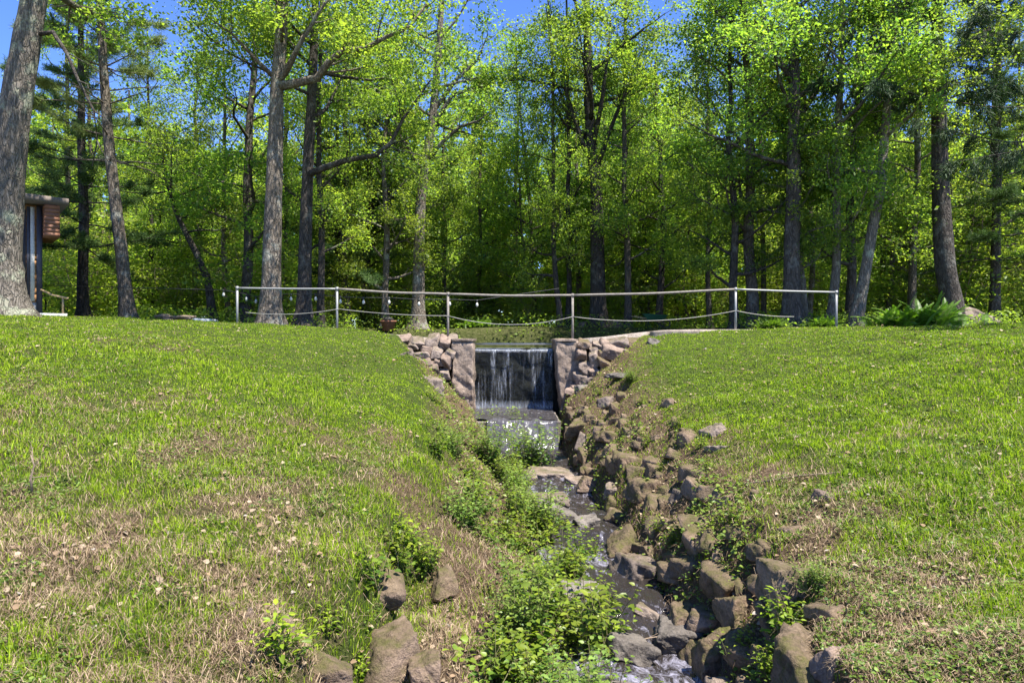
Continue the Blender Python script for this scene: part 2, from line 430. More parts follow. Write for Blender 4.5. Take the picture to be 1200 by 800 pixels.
# ------------------------------------------------------------------ water
def water_mat(name, base, foam_lo, foam_hi, wave=9., dist=.05, foamscale=14., stretch=(1., .55, .6), foam=(.72, .74, .80)):
    m, N, L, out = new_mat(name)
    g = N('ShaderNodeNewGeometry')
    mp = N('ShaderNodeMapping'); mp.inputs['Scale'].default_value = stretch; L(g, 'Position', mp, 0)
    n1 = N('ShaderNodeTexNoise', i_Scale=wave, i_Detail=4., i_Roughness=.6, i_Distortion=.8); L(mp, 0, n1, 'Vector')
    n2 = N('ShaderNodeTexNoise', i_Scale=foamscale, i_Detail=7., i_Roughness=.75, i_Distortion=1.); L(mp, 0, n2, 'Vector')
    ra = N('ShaderNodeAttribute', attribute_name='rapid'); sm = N('ShaderNodeMath', operation='MULTIPLY_ADD'); L(ra, 'Fac', sm, 0); sm.inputs[1].default_value = .13; L(n2, 0, sm, 2)
    r = ramp(N, [(foam_lo, (0, 0, 0)), (foam_hi, (1, 1, 1))]); L(sm, 0, r, 0)
    c = mixc(N, L, base, None, foam, None, r, 0)
    p = N('ShaderNodeBsdfPrincipled', i_Roughness=.06, i_IOR=1.33); L(c, 2, p, 'Base Color'); p.inputs['Specular IOR Level'].default_value = .8
    rr = N('ShaderNodeMapRange'); L(r, 0, rr, 0); rr.inputs[3].default_value = .05; rr.inputs[4].default_value = .5; L(rr, 0, p, 'Roughness')
    bp = N('ShaderNodeBump', i_Strength=1., i_Distance=dist); L(n1, 0, bp, 'Height'); L(bp, 0, p, 'Normal'); L(p, 0, out, 0)
    return m


M_STREAM = water_mat('stream_water', (.024, .02, .018), .57, .90, 8., .06, 9., (1., .45, .6), (.44, .43, .54))
M_POND = water_mat('pond_water', (.012, .016, .012), .95, 1., 3., .01)
M_FOAM = water_mat('foaming_water', (.06, .055, .06), .50, .88, 10., .03, 20., (1., .2, .2), (.22, .225, .25))
ys = np.arange(-8, 17.0, .07); nxs = 26
WY = np.repeat(ys[:, None], nxs, 1)
u = np.linspace(0, 1, nxs)[None]
WX = (XSL(ys) - .35)[:, None] * (1 - u) + (XSR(ys) + .25)[:, None] * u
step = .05 * np.tanh(4 * np.sin(ys * 2.4))[:, None]
WZ = ZS(ys)[:, None] + step + .045 * fbm(WX * 2.6, WY * 1.8, 71, 3) + .02 * vn(WX * 9, WY * 6, 75)
i = np.arange(len(ys) - 1)[:, None] * nxs; j = np.arange(nxs - 1)[None]
Q = np.stack([i + j, i + j + 1, i + nxs + j + 1, i + nxs + j], -1).reshape(-1, 4)
tag(add('stream_water', mk_mesh('stream_water', np.stack([WX, WY, WZ], -1).reshape(-1, 3), None, Q, smooth=True, attrs={'rapid': (np.exp(-((WY - 6.6) / .9) ** 2) + .9 * np.exp(-((WY - 9.6) / .6) ** 2) + .5 * np.exp(-((WY - 13.5) / 1.5) ** 2)).ravel()}), M_STREAM), kind='structure')
tag(add('pond_water', mk_mesh('pond_water', [[-7, 20.36, -.2], [9, 20.36, -.2], [9, 29.8, -.2], [-7, 29.8, -.2]], None, [[0, 1, 2, 3]]), M_POND), kind='structure')


def grid_obj(name, fn, nu, nv, mat):
    U, Vv = np.meshgrid(np.linspace(0, 1, nu), np.linspace(0, 1, nv))
    P = fn(U.ravel(), Vv.ravel())
    i = np.arange(nv - 1)[:, None] * nu; j = np.arange(nu - 1)[None]
    Q = np.stack([i + j, i + j + 1, i + nu + j + 1, i + nu + j], -1).reshape(-1, 4)
    return add(name, mk_mesh(name, P, None, Q, smooth=True), mat)


def fall_mat():
    m, N, L, out = new_mat('falling_water')
    g = N('ShaderNodeNewGeometry')
    mp = N('ShaderNodeMapping'); mp.inputs['Scale'].default_value = (1, 1, .045); L(g, 'Position', mp, 0)
    n1 = N('ShaderNodeTexNoise', i_Scale=7.5, i_Detail=7., i_Roughness=.72); L(mp, 0, n1, 'Vector')
    mp2 = N('ShaderNodeMapping'); mp2.inputs['Scale'].default_value = (1, 1, .12); L(g, 'Position', mp2, 0)
    n2 = N('ShaderNodeTexNoise', i_Scale=38., i_Detail=4., i_Roughness=.7); L(mp2, 0, n2, 'Vector')
    r = ramp(N, [(.46, (0, 0, 0)), (.54, (.12,) * 3), (.66, (.8,) * 3)]); L(n1, 0, r, 0)
    r2 = ramp(N, [(.35, (.15,) * 3), (.7, (1, 1, 1))]); L(n2, 0, r2, 0)
    a = mixc(N, L, r, 0, r2, 0, fac=1, mode='MULTIPLY')
    sx = N('ShaderNodeSeparateXYZ'); L(g, 'Position', sx, 0)
    top = N('ShaderNodeMapRange'); L(sx, 2, top, 0); top.inputs[1].default_value = -.32; top.inputs[2].default_value = -.21
    top.inputs[4].default_value = .8  # foam at the lip, whitened so its lit line is put into the colour
    bot = N('ShaderNodeMapRange'); L(sx, 2, bot, 0); bot.inputs[1].default_value = -1.7; bot.inputs[2].default_value = -1.95; bot.inputs[4].default_value = .6
    s1 = N('ShaderNodeMath', operation='ADD'); L(top, 0, s1, 0); L(bot, 0, s1, 1)
    s2 = N('ShaderNodeMath', operation='MULTIPLY'); L(s1, 0, s2, 0); L(r2, 0, s2, 1)
    s3 = N('ShaderNodeMath', operation='ADD', use_clamp=True); L(s2, 0, s3, 0); L(a, 2, s3, 1)
    w = N('ShaderNodeBsdfPrincipled', i_Roughness=.35, i_IOR=1.33); w.inputs['Base Color'].default_value = (.62, .66, .74, 1)
    t = N('ShaderNodeBsdfTransparent'); gl = N('ShaderNodeBsdfGlossy', i_Roughness=.4); gl.inputs['Color'].default_value = (.8, .85, .95, 1)
    x0 = N('ShaderNodeMixShader'); x0.inputs[0].default_value = .008; L(t, 0, x0, 1); L(gl, 0, x0, 2)
    x = N('ShaderNodeMixShader'); L(s3, 0, x, 0); L(x0, 0, x, 1); L(w, 0, x, 2); L(x, 0, out, 0)
    return m


def fall_fn(u, v):
    x = -1.07 + 2.26 * u
    y = np.interp(v, [0, .12, .2, .3, 1], [20.5, 20.1, 19.97, 19.93, 19.82])
    z = np.interp(v, [0, .12, .2, .3, 1], [-.197, -.2, -.235, -.34, -1.94])
    y = y + .035 * fbm(x * 4, z * .35, 83, 3) * sstep(.15, .4, v)
    return np.stack([x, y, z], -1)
tag(grid_obj('waterfall', fall_fn, 90, 50, fall_mat()), kind='structure')
tag(grid_obj('apron_water', lambda u, v: np.stack([-1.05 + 2.2 * u, 19.8 - 2.75 * v, -1.945 + .03 * fbm(u * 9, v * 14, 87, 3) + .05 * sstep(.25, 0, v) * (vn(u * 12, v * 9, 5) + .5)], -1), 40, 50,
             water_mat('apron_water', (.05, .045, .045), .55, .85, 14., .04, 16., (1., .4, .5), (.5, .5, .55))), kind='structure')
def casc(u, v):
    x = -.62 + 1.75 * u
    y = np.interp(v, [0, .15, 1], [17.1, 16.94, 16.45]) + .10 * fbm(x * 3, v * 2, 91, 3)
    z = np.interp(v, [0, .15, .5, 1], [-1.94, -1.97, -2.3, -2.74]) + .04 * fbm(x * 5, v * 5, 93, 3)
    return np.stack([x, y, z], -1)
tag(grid_obj('cascade_water', casc, 50, 24, M_FOAM), kind='structure')


# ------------------------------------------------------------------ stones
def ico(sub):
    import bmesh
    bm = bmesh.new(); bmesh.ops.create_icosphere(bm, subdivisions=sub, radius=1)
    V = np.array([v.co[:] for v in bm.verts]); Fc = np.array([[v.index for v in f.verts] for f in bm.faces]); bm.free()
    return V, Fc
IV, IF = ico(4)
IV5, IF5 = ico(5)


def rock_mesh(name, size, seed, blocky=.6, hi=False, rough=1.0):
    r = np.random.default_rng(seed)
    D, Fc = (IV5, IF5) if hi else (IV, IF)
    npl = r.integers(7, 11)
    nrm = r.normal(size=(npl, 3)); nrm /= np.linalg.norm(nrm, axis=1)[:, None]
    ax = np.array([[1, 0, 0], [-1, 0, 0], [0, 1, 0], [0, -1, 0], [0, 0, 1], [0, 0, -1]], float)
    ax = ax + r.normal(0, .22, ax.shape); ax /= np.linalg.norm(ax, axis=1)[:, None]
    nrm = np.vstack([nrm, ax]); d = np.concatenate([r.uniform(.85, 1.25, npl), r.uniform(.62, .82, 6) if blocky > .5 else r.uniform(.75, 1., 6)])
    dn = D @ nrm.T
    rad = d[None] / np.maximum(dn, .05)
    k = 22.0
    rr = -np.log(np.exp(-k * np.minimum(rad, 4)).sum(1)) / k
    V = D * rr[:, None]
    o = r.uniform(0, 50, 3)
    n = fbm(V[:, 0] * 2.2 + o[0] + V[:, 2], V[:, 1] * 2.2 + o[1] - V[:, 2] * 1.3, seed, 4)
    n2 = fbm(V[:, 0] * 7 + o[1] + 2 * V[:, 2], V[:, 1] * 7 + o[2] + 3 * V[:, 2], seed + 5, 3)
    n3 = fbm(V[:, 0] * 16 + 3 * V[:, 2], V[:, 1] * 16 - 5 * V[:, 2], seed + 9, 2)
    V = V * (1 + rough * (.17 * n + .085 * n2 + .022 * n3))[:, None]
    V = V * np.asarray(size)[None] * .5 / .8
    return mk_mesh(name, V, Fc, None, smooth=True)


def put_stone(name, loc, size, seed, mat, label, group=None, rot=None, parent=None, hi=False, blocky=.7):
    r = np.random.default_rng(seed + 999)
    me = rock_mesh(name, size, seed, blocky, hi)
    o = add(name, me, mat, parent)
    o.location = [float(v) for v in loc]
    o.rotation_euler = rot if rot is not None else (r.normal(0, .18), r.normal(0, .18), r.uniform(-.5, .5))
    if parent is None:
        tag(o, label, 'stone', group)
    return o


# courses of the tumbled stone wall along the right bank
rs = np.random.default_rng(21)
courses = [('bottom', .16, .45, 1.0, 17.3), ('second', .36, .40, .95, 16.9), ('third', .57, .38, .85, 16.4), ('fourth', .79, .33, .62, 15.6), ('top', 1.0, .28, .45, 15.2)]
hero_zone = []
HERO_R = [  # px, py, Y, size, mat, label, rz
    (748, 642, 9.1, (.62, .70, .52), 'M_STONEC', 'large angular block with a sloping straw-strewn top, leaning into the stream', .5),
    (770, 690, 7.9, (.52, .38, .20), 'M_STONEC', 'flat reddish slab lying at the water edge below the large angular block', -.5),
    (838, 528, 11.0, (.32, .42, .38), 'M_STONEC', 'pale upright stone poking from the grass on top of the right bank', .3),
    (809, 522, 11.3, (.36, .36, .44), 'M_STONE', 'grey rounded stone on top of the right bank, left of the pale upright one', .2),
    (843, 548, 10.3, (.40, .26, .14), 'M_STONEC', 'thin flat stone just below the pale upright stone on the right bank', .2),
    (926, 678, 6.0, (.58, .50, .42), 'M_STONE', 'big brown stone overhanging a hollow on the right bank rim', .2),
    (905, 700, 5.9, (.18, .28, .44), 'M_STONE', 'narrow upright stone propping the big overhanging stone', .1),
    (945, 790, 4.9, (.42, .50, .46), 'M_STONEM', 'large earth covered stone at the bottom edge of the right bank', .4),
    (978, 782, 4.6, (.20, .26, .26), 'M_STONEP', 'small pale pinkish stone on the rim at the bottom right of the bank', .1),
    (862, 690, 6.7, (.28, .34, .36), 'M_STONEM', 'mossy upright stone midway up the right bank', .2),
    (832, 748, 6.5, (.28, .36, .40), 'M_STONEM', 'dark moss covered stone standing beside the foaming pool', .2),
    (800, 698, 7.4, (.30, .34, .38), 'M_STONE', 'pinkish stone at the water edge, right of the flat reddish slab', .1),
    (738, 552, 12.2, (.56, .55, .38), 'M_STONEM', 'rounded mossy boulder on the right bank, seen below the dam', .3),
    (716, 572, 11.9, (.26, .30, .26), 'M_STONEC', 'small square grey stone at the foot of the right bank', .1),
    (757, 578, 10.8, (.50, .45, .40), 'M_STONEM', 'brown moss draped stone above the small square grey stone', .3),
    (728, 612, 10.0, (.44, .40, .34), 'M_STONEM', 'moss topped stone at the stream edge, behind the large angular block', .2),
    (693, 548, 13.2, (.44, .42, .28), 'M_STONE', 'dark edged stone jutting over the stream below the dam', .1),
    (966, 622, 7.3, (.20, .24, .24), 'M_STONEP', 'small pinkish stone peeking from the grass above the bank rim', .3),
    (935, 636, 7.0, (.34, .26, .22), 'M_STONE', 'low tilted stone in the grass beside the small pinkish one', .6),
]
for k, (px, py, yy, sz, mt, lb, rz) in enumerate(HERO_R):
    p = at(px, py, yy); g = gh(p[0], p[1])
    p[2] = min(max(p[2], g - sz[2] * .25), g + sz[2] * .25)
    put_stone('stone', p, sz, 300 + k, globals()[mt], lb, 'stones along the right bank', (rs.normal(0, .15), rs.normal(0, .15), rz), hi=True)
    hero_zone.append((p[0], p[1], max(sz[:2]) * .5))
cnt = 0
for cname, t, base, prob, ystart in courses:
    y = ystart + rs.uniform(0, .3); kk = 0
    while y > 4.3:
        s = base * .86 * rs.uniform(.5, 1.3)
        y -= s * .5
        xs, xr = float(XSR(y)), float(XR(y))
        x = xs + .02 + (xr - xs) * t + rs.normal(0, .07)
        g = gh(x, y)
        near = any((x - a) ** 2 + (y - b) ** 2 < (c + s * .22) ** 2 for a, b, c in hero_zone)
        if rs.random() < prob and not near:
            sz = (s * rs.uniform(.7, 1.0), s * rs.uniform(.85, 1.25), s * rs.uniform(.5, .85))
            kind = rs.random()
            mt, adj = (M_STONEM, 'brown mossy') if kind < .55 else ((M_STONE, 'earthy brown') if kind < .93 else (M_STONEC, 'bare grey'))
            big = 'small' if s < base * .8 else ('broad' if s > base * 1.1 else 'middling')
            put_stone('stone', (x, y, g + sz[2] * rs.uniform(-.40, .0)), sz, 1000 + cnt, mt,
                      f'{big} {adj} stone in the {cname} course of the right bank, {ORD[kk]} from the dam', 'stones along the right bank',
                      (rs.normal(0, .22), rs.normal(.15, .2), rs.normal(.1, .35)))
            kk += 1; cnt += 1
        y -= s * .55 + (rs.uniform(0, .35) if prob < .8 else 0)
# left bank and rim stones
HERO_L = [
    (462, 768, 5.7, (.46, .56, .48), 'M_STONE', 'large grey boulder with a straw covered top in the left bank', .5),
    (440, 706, 6.3, (.50, .45, .42), 'M_STONE', 'grey stone under the grass overhang behind the large grey boulder', .2),
    (498, 790, 5.5, (.26, .38, .34), 'M_STONE', 'small pale stone right of the large grey boulder', .3),
    (380, 798, 4.75, (.36, .32, .30), 'M_STONE', 'brownish stone on the left bank rim at the bottom of the slope', .2),
    (318, 796, 4.6, (.30, .24, .30), 'M_STONE', 'grey wedge of stone under the turf, left of the brownish rim stone', .1),
    (290, 780, 4.7, (.13, .14, .20), 'M_STONEP', 'small upright stone at the turf edge near the bottom left', .1),
    (521, 676, 7.2, (.22, .22, .24), 'M_STONEM', 'small dark grey stone half buried in the left dirt slope', .4),
    (505, 455, 16.3, (.52, .50, .52), 'M_STONEC', 'pale block with a bright top sitting in the grass left of the waterfall', .4),
    (490, 470, 16.0, (.42, .40, .46), 'M_STONEC', 'grey stone in front of the pale block left of the waterfall', .8),
    (476, 447, 16.9, (.40, .30, .26), 'M_STONEC', 'low grey stone in the grass behind the pale block', -.5),
    (463, 412, 18.5, (.30, .30, .24), 'M_STONEC', 'small stone at the grassy end of the left wing wall', .2),
    (484, 431, 17.7, (.28, .24, .20), 'M_STONEP', 'small pink stone fallen from the left wing wall', .2),
    (263, 742, 4.75, (.12, .10, .05), 'M_STONEP', 'flat pale pebble lying in the dry grass at lower left', .2),
    (433, 567, 8.6, (.10, .08, .05), 'M_STONEP', 'tiny pale pebble in the left lawn', .2),
]
for k, (px, py, yy, sz, mt, lb, rz) in enumerate(HERO_L):
    p = at(px, py, yy); g = gh(p[0], p[1])
    p[2] = min(max(p[2], g - sz[2] * .45), g + sz[2] * .40)
    if lb.startswith('large grey boulder'): p[2] = g + .06
    put_stone('stone', p, sz, 500 + k, globals()[mt], lb, 'stones along the left bank', (rs.normal(0, .15), rs.normal(0, .15), rz), hi=True)
# slabs in the stream
SLABS = [
    (642, 548, 14.2, (1.0, .75, .24), 'flat sunlit slab across the stream, nearest below the cascade'),
    (678, 556, 13.6, (.55, .45, .22), 'dark wet slab right of the flat sunlit slab in the stream'),
    (640, 576, 12.4, (.85, .55, .22), 'long narrow slab in midstream below the flat sunlit slab'),
    (655, 592, 11.6, (.60, .40, .20), 'thin wet slab below the long narrow one in midstream'),
    (688, 600, 11.0, (.40, .45, .22), 'brown wet rock by the stream edge below the slabs'),
    (680, 690, 8.3, (.50, .40, .22), 'dark rounded rock splashed by the rapids'),
    (795, 722, 7.3, (.5, .55, .24), 'broad wet brown rock under the rapids at lower right'),
    (738, 745, 7.0, (.40, .40, .24), 'low wet rock splitting the rapids near the leafy clump'),
    (720, 795, 6.1, (.42, .36, .22), 'small wet rock at the bottom edge of the stream'),
]
for k, (px, py, yy, sz, lb) in enumerate(SLABS):
    p = at(px, py, yy); p[2] = float(ZS(yy)) + sz[2] * .12
    put_stone('stone', p, sz, 600 + k, M_STONEW if k > 2 else M_STONEC, lb, 'wet stones in the stream', (rs.normal(0, .05), rs.normal(0, .06), rs.normal(0, .2)), hi=True)

# ------------------------------------------------------------------ dam
dam = thing('dam', (0, 19.5, -2), 'weathered concrete spillway dam with two pillars and a low wet apron', 'dam')
def rough_block(name, lo, hi, mat, parent, taper=0., n=30, amp=.05, inner=0):
    """a solid block with worn, uneven faces"""
    lo = np.array(lo, float); hi = np.array(hi, float)
    import bmesh
    bm = bmesh.new(); bmesh.ops.create_cube(bm, size=1)
    bmesh.ops.subdivide_edges(bm, edges=bm.edges[:], cuts=n, use_grid_fill=True)
    V = np.array([v.co[:] for v in bm.verts]) + .5
    Fc = np.array([[v.index for v in f.verts] for f in bm.faces]); bm.free()
    P = V * (hi - lo) + lo
    c = (V - .5) * 2
    d = np.sign(c) * np.maximum(np.abs(c) - .985, 0) / .015
    edge = (np.abs(c) > .99).sum(1)
    nz = fbm(P[:, 0] * 4 + P[:, 2] * 2.9, P[:, 1] * 4 + P[:, 2] * 4.3, 131, 5)
    P = P + d * (amp * nz)[:, None] * 1.5 - d * (np.where(edge >= 2, .015, 0))[:, None]
    if inner:
        P[:, 0] += inner * (hi[2] - P[:, 2]) * .1
    o = add(name, mk_mesh(name, P - np.array(parent.location)[None], None, Fc, smooth=False), mat, parent)
    return o
rough_block('pillar', (-1.67, 19.0, -2.3), (-1.08, 20.5, 0.0), M_CONC, dam)
rough_block('pillar', (1.2, 19.0, -2.6), (1.86, 20.5, -.01), M_CONC, dam, inner=.9)
rough_block('pillar_cap', (-1.70, 18.97, .004), (-1.06, 20.52, .085), M_CONC, dam, n=8, amp=.01)
rough_block('pillar_cap', (1.16, 18.97, -.006), (1.80, 20.52, .08), M_CONC, dam, n=8, amp=.01)
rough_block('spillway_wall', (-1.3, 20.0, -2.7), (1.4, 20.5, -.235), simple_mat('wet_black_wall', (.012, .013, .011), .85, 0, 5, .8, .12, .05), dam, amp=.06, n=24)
rough_block('apron', (-1.1, 17.0, -2.9), (1.22, 19.99, -1.98), M_STONEW, dam, amp=.02)
dm = rough_block('lintel', (-1.05, 19.95, -.10), (1.17, 20.10, -.045), M_TIMB, dam, n=8, amp=.004)
# dam crest kerbs, following the crest height
def kerb(name, pts, w, h, lab):
    pts = np.array(pts, float); V = []; n = len(pts)
    for (x, y, z) in pts:
        V += [[x, y, z - h], [x, y + w, z - h], [x, y + w, z], [x, y, z]]
    Fq = []
    for q in range(n - 1):
        a = q * 4; b = a + 4
        for e in range(4): Fq.append([a + e, a + (e + 1) % 4, b + (e + 1) % 4, b + e])
    Fq += [[3, 2, 1, 0], [n * 4 - 4, n * 4 - 3, n * 4 - 2, n * 4 - 1]]
    P = np.array(V)
    return add(name, mk_mesh(name, P - np.array(dam.location)[None], None, Fq), M_KERB, dam)
kl = [(-6.2, 19.45, .36), (-5, 19.42, .30), (-3.7, 19.38, .235), (-2.6, 19.36, .13), (-1.69, 19.35, .06)]
kr = [(1.86, 19.35, .07), (2.7, 19.38, .14), (3.5, 19.4, .24), (4.3, 19.42, .325), (5.2, 19.42, .345), (7, 19.45, .345), (9.1, 19.5, .36)]
kerb('kerb', kl, .55, .35, '')
kerb('kerb', kr, .55, .42, '')
rough_block('kerb_end', (3.9, 18.95, .02), (5.2, 19.40, .30), M_KERB, dam, n=8, amp=.02)

# stone wing walls either side of the pillars: each its own thing, each stone a part
def wing(label, spots, mat_cycle, x0, x1, zb, zt, seed):
    w = thing('stone_wall', ((x0 + x1) / 2, 19.2, zb), label, 'wall')
    core = add('mortar_core', rock_mesh('mortar_core', (abs(x1 - x0) * 1.05, .7, (zt - zb)), seed, .9), M_STONEM, w)
    core.location = (0, .42, (zt - zb) * .46)
    for k, (px, py, yy, sx, sz) in enumerate(spots):
        p = at(px, py, yy) - np.array(w.location)
        o = add('stone', rock_mesh('stone', (sx, .42, sz), seed + 3 * k + 1, .8, rough=.8), mat_cycle[k % len(mat_cycle)], w)
        o.location = p; o.rotation_euler = (.35 + .1 * math.sin(k), .25 * math.sin(k * 2.3), .2 * math.sin(k * 1.7))
wing('rubble stone wing wall of pale blocks left of the waterfall',
     [(474, 398, 19.3, .42, .22), (490, 402, 19.2, .46, .28), (508, 398, 19.25, .38, .26), (522, 404, 19.15, .34, .36), (478, 412, 19.0, .40, .26),
      (494, 417, 18.9, .44, .26), (512, 414, 18.95, .36, .34), (524, 424, 18.9, .28, .42), (505, 430, 18.7, .44, .24), (520, 438, 18.8, .34, .26), (486, 424, 18.7, .36, .2), (468, 404, 19.2, .36, .2), (500, 408, 19.1, .34, .2), (484, 405, 19.15, .3, .2), (530, 398, 19.3, .3, .24), (514, 423, 18.85, .28, .2), (500, 424, 18.7, .26, .16), (528, 414, 19.0, .3, .22), (512, 446, 18.6, .36, .2)],
     [M_STONEP, M_STONEC, M_STONEC, M_STONEP], -3.35, -1.68, -1.1, .1, 700)
wing('tumbled pinkish stone wing wall right of the waterfall',
     [(684, 403, 19.1, .36, .24), (681, 415, 19.0, .34, .30), (685, 428, 18.95, .38, .28), (683, 442, 18.9, .40, .30), (692, 452, 18.7, .36, .24), (678, 455, 18.8, .34, .26), (700, 404, 19.3, .34, .2), (722, 403, 19.2, .62, .34), (743, 402, 19.2, .42, .22), (716, 413, 19.0, .66, .36), (696, 420, 18.95, .30, .40), (736, 420, 18.9, .5, .26),
      (709, 428, 18.8, .38, .24), (696, 436, 18.8, .34, .26), (757, 408, 19.0, .3, .18), (727, 428, 18.8, .4, .18), (704, 413, 19.1, .26, .2), (732, 411, 19.1, .3, .2), (748, 412, 19.0, .34, .18), (695, 409, 19.2, .28, .22), (705, 440, 18.6, .3, .18), (720, 436, 18.6, .3, .16)],
     [M_STONE, M_STONEP, M_STONEC, M_STONEC], 1.88, 3.8, -1.2, .10, 800)
HERO_W = [(672, 472, 18.6, (.46, .4, .2), 'pale flat stone at the foot of the right pillar'), (690, 462, 18.3, (.4, .36, .22), 'pinkish stone beside the right pillar base'),
          (684, 481, 17.8, (.42, .4, .24), 'shadowed stone below the right pillar'), (765, 420, 18.2, (.34, .3, .2), 'dark stone in the grass right of the wing wall'),
          (728, 456, 16.6, (.7, .4, .12), 'flat dark slab in the grass above the right bank')]
for k, (px, py, yy, sz, lb) in enumerate(HERO_W):
    p = at(px, py, yy); g = gh(p[0], p[1]); p[2] = min(max(p[2], g), g + sz[2] * .5)
    put_stone('stone', p, sz, 900 + k, [M_STONEP, M_STONEC, M_STONEW, M_STONEW, M_STONEW][k], lb, 'stones near the dam')

# ------------------------------------------------------------------ railing along the dam
rail = thing('railing', (0, 19.6, 0), 'grey pipe railing of six posts with a sagging chain along the dam crest', 'railing')
POSTS = [(278, 382, 337.5, M_GALV), (395, 388, 338.5, M_GALV), (525, 394, 344.5, M_RUST), (671, 398, 346, M_RUST), (862, 387, 339, M_GALV), (980, 385.5, 342.5, M_GALV)]
tops = []; bots = []
for px, yb, yt, mt in POSTS:
    b = at(px, yb, 19.6) - np.array([0, 19.6, 0]); t = at(px, yt, 19.6) - np.array([0, 19.6, 0])
    b[2] = min(b[2], gh(b[0], 19.6)) - .15
    gm = Geo(); gm.tube([b, (b + t) / 2, t + [0, 0, .01]], .035, 10); gm.tube([t - [0, 0, .05], t + [0, 0, .05]], .046, 10)
    add('post', gm.mesh('post', True), mt, rail); tops.append(t); bots.append(b)
for a in range(5):
    p, q = tops[a].copy(), tops[a + 1].copy()
    n = 12; tt = np.linspace(0, 1, n)[:, None]; pts = p + (q - p) * tt; pts[:, 2] -= .03 * np.sin(np.pi * tt[:, 0]) ** 2 * (1 if a in (1, 2, 3) else .3)
    gm = Geo(); gm.tube(pts, (.028 if a in (0, 4) else .033), 8)
    add('top_rail', gm.mesh('top_rail', True), M_GALV if a in (0, 4) else M_RUST, rail)
for (x0, y0, x1, y1, sag) in [(288, 366, 397, 362, .10), (397, 362, 525, 370, .05), (525, 370, 671, 371, .24), (671, 371, 862, 364, .20), (862, 364, 930, 371, .05)]:
    p = at(x0, y0, 19.6) - np.array([0, 19.6, 0]); q = at(x1, y1, 19.6) - np.array([0, 19.6, 0])
    tt = np.linspace(0, 1, 24)[:, None]; pts = p + (q - p) * tt; pts[:, 2] -= 4 * sag * (tt * (1 - tt))[:, 0]; pts[:, 1] -= .03
    gm = Geo(); gm.tube(pts, .010, 5); add('chain', gm.mesh('chain', True), M_CHAIN, rail)

# string of bulbs
sl = thing('string_light', (-8, 21.3, 1.4), 'black cord of small white bulbs strung between trunks behind the railing', 'string lights')
bx = [262, 289, 300, 317, 341, 370, 399, 426, 456, 491, 527, 559]; by = [345, 350, 353, 350, 350, 350, 353, 354, 354, 356, 356, 357]
cp = []
for x, y in zip(bx, by):
    p = at(x, y, 21.3) - np.array(sl.location); cp.append(p + [0, 0, .14])
    gm = Geo(); gm.tube([p + [0, 0, .07], p + [0, 0, .04], p, p - [0, 0, .05], p - [0, 0, .07]], [.018, .03, .045, .038, .01], 10)
    b = add('bulb', gm.mesh('bulb', True), M_BULB, sl)
    gm = Geo(); gm.tube([p + [0, 0, .16], p + [0, 0, .065]], .022, 8); add('socket', gm.mesh('socket', True), M_BLACK, b)
cp = np.array([at(-2, 333, 21.3) - np.array(sl.location)] + cp + [at(655, 338, 21.3) - np.array(sl.location)])
gm = Geo(); gm.tube(cp, .010, 5); add('cord', gm.mesh('cord', True), M_BLACK, sl)

# ------------------------------------------------------------------ trees
def leaf_quads(P, s, r, up=.9, wid=.62, droop=0.):
    """kite-shaped leaves at P (n,3) with lengths s (n,)"""
    n = len(P)
    nr = r.normal(size=(n, 3)) * .75; nr[:, 2] += up; nr /= np.linalg.norm(nr, axis=1)[:, None]
    d = r.normal(size=(n, 3)); d[:, 2] -= droop; d -= nr * (d * nr).sum(1)[:, None]; d /= np.linalg.norm(d, axis=1)[:, None] + 1e-9
    w = np.cross(nr, d); s = s[:, None]
    fold = nr * s * .10
    V = np.stack([P - d * s * .5, P + w * s * wid * .5 - d * s * .05 + fold, P + d * s * .5, P - w * s * wid * .5 - d * s * .05 + fold], 1)
    return V


def curve(p, d, L, n, r, wig=.18, lift=.0):
    pts = [np.array(p, float)]; d = np.array(d, float); d /= np.linalg.norm(d)
    for k in range(n):
        d = d + r.normal(0, wig, 3) + np.array([0, 0, lift]); d /= np.linalg.norm(d)
        pts.append(pts[-1] + d * L / n)
    return np.array(pts)


def interp_path(pts, t):
    f = t * (len(pts) - 1); k = min(int(f), len(pts) - 2); a = f - k
    return pts[k] * (1 - a) + pts[k + 1] * a, pts[k + 1] - pts[k]


GREEN_A = np.array([.155, .245, .044]); GREEN_B = np.array([.30, .35, .06]); GREEN_D = np.array([.085, .155, .04])


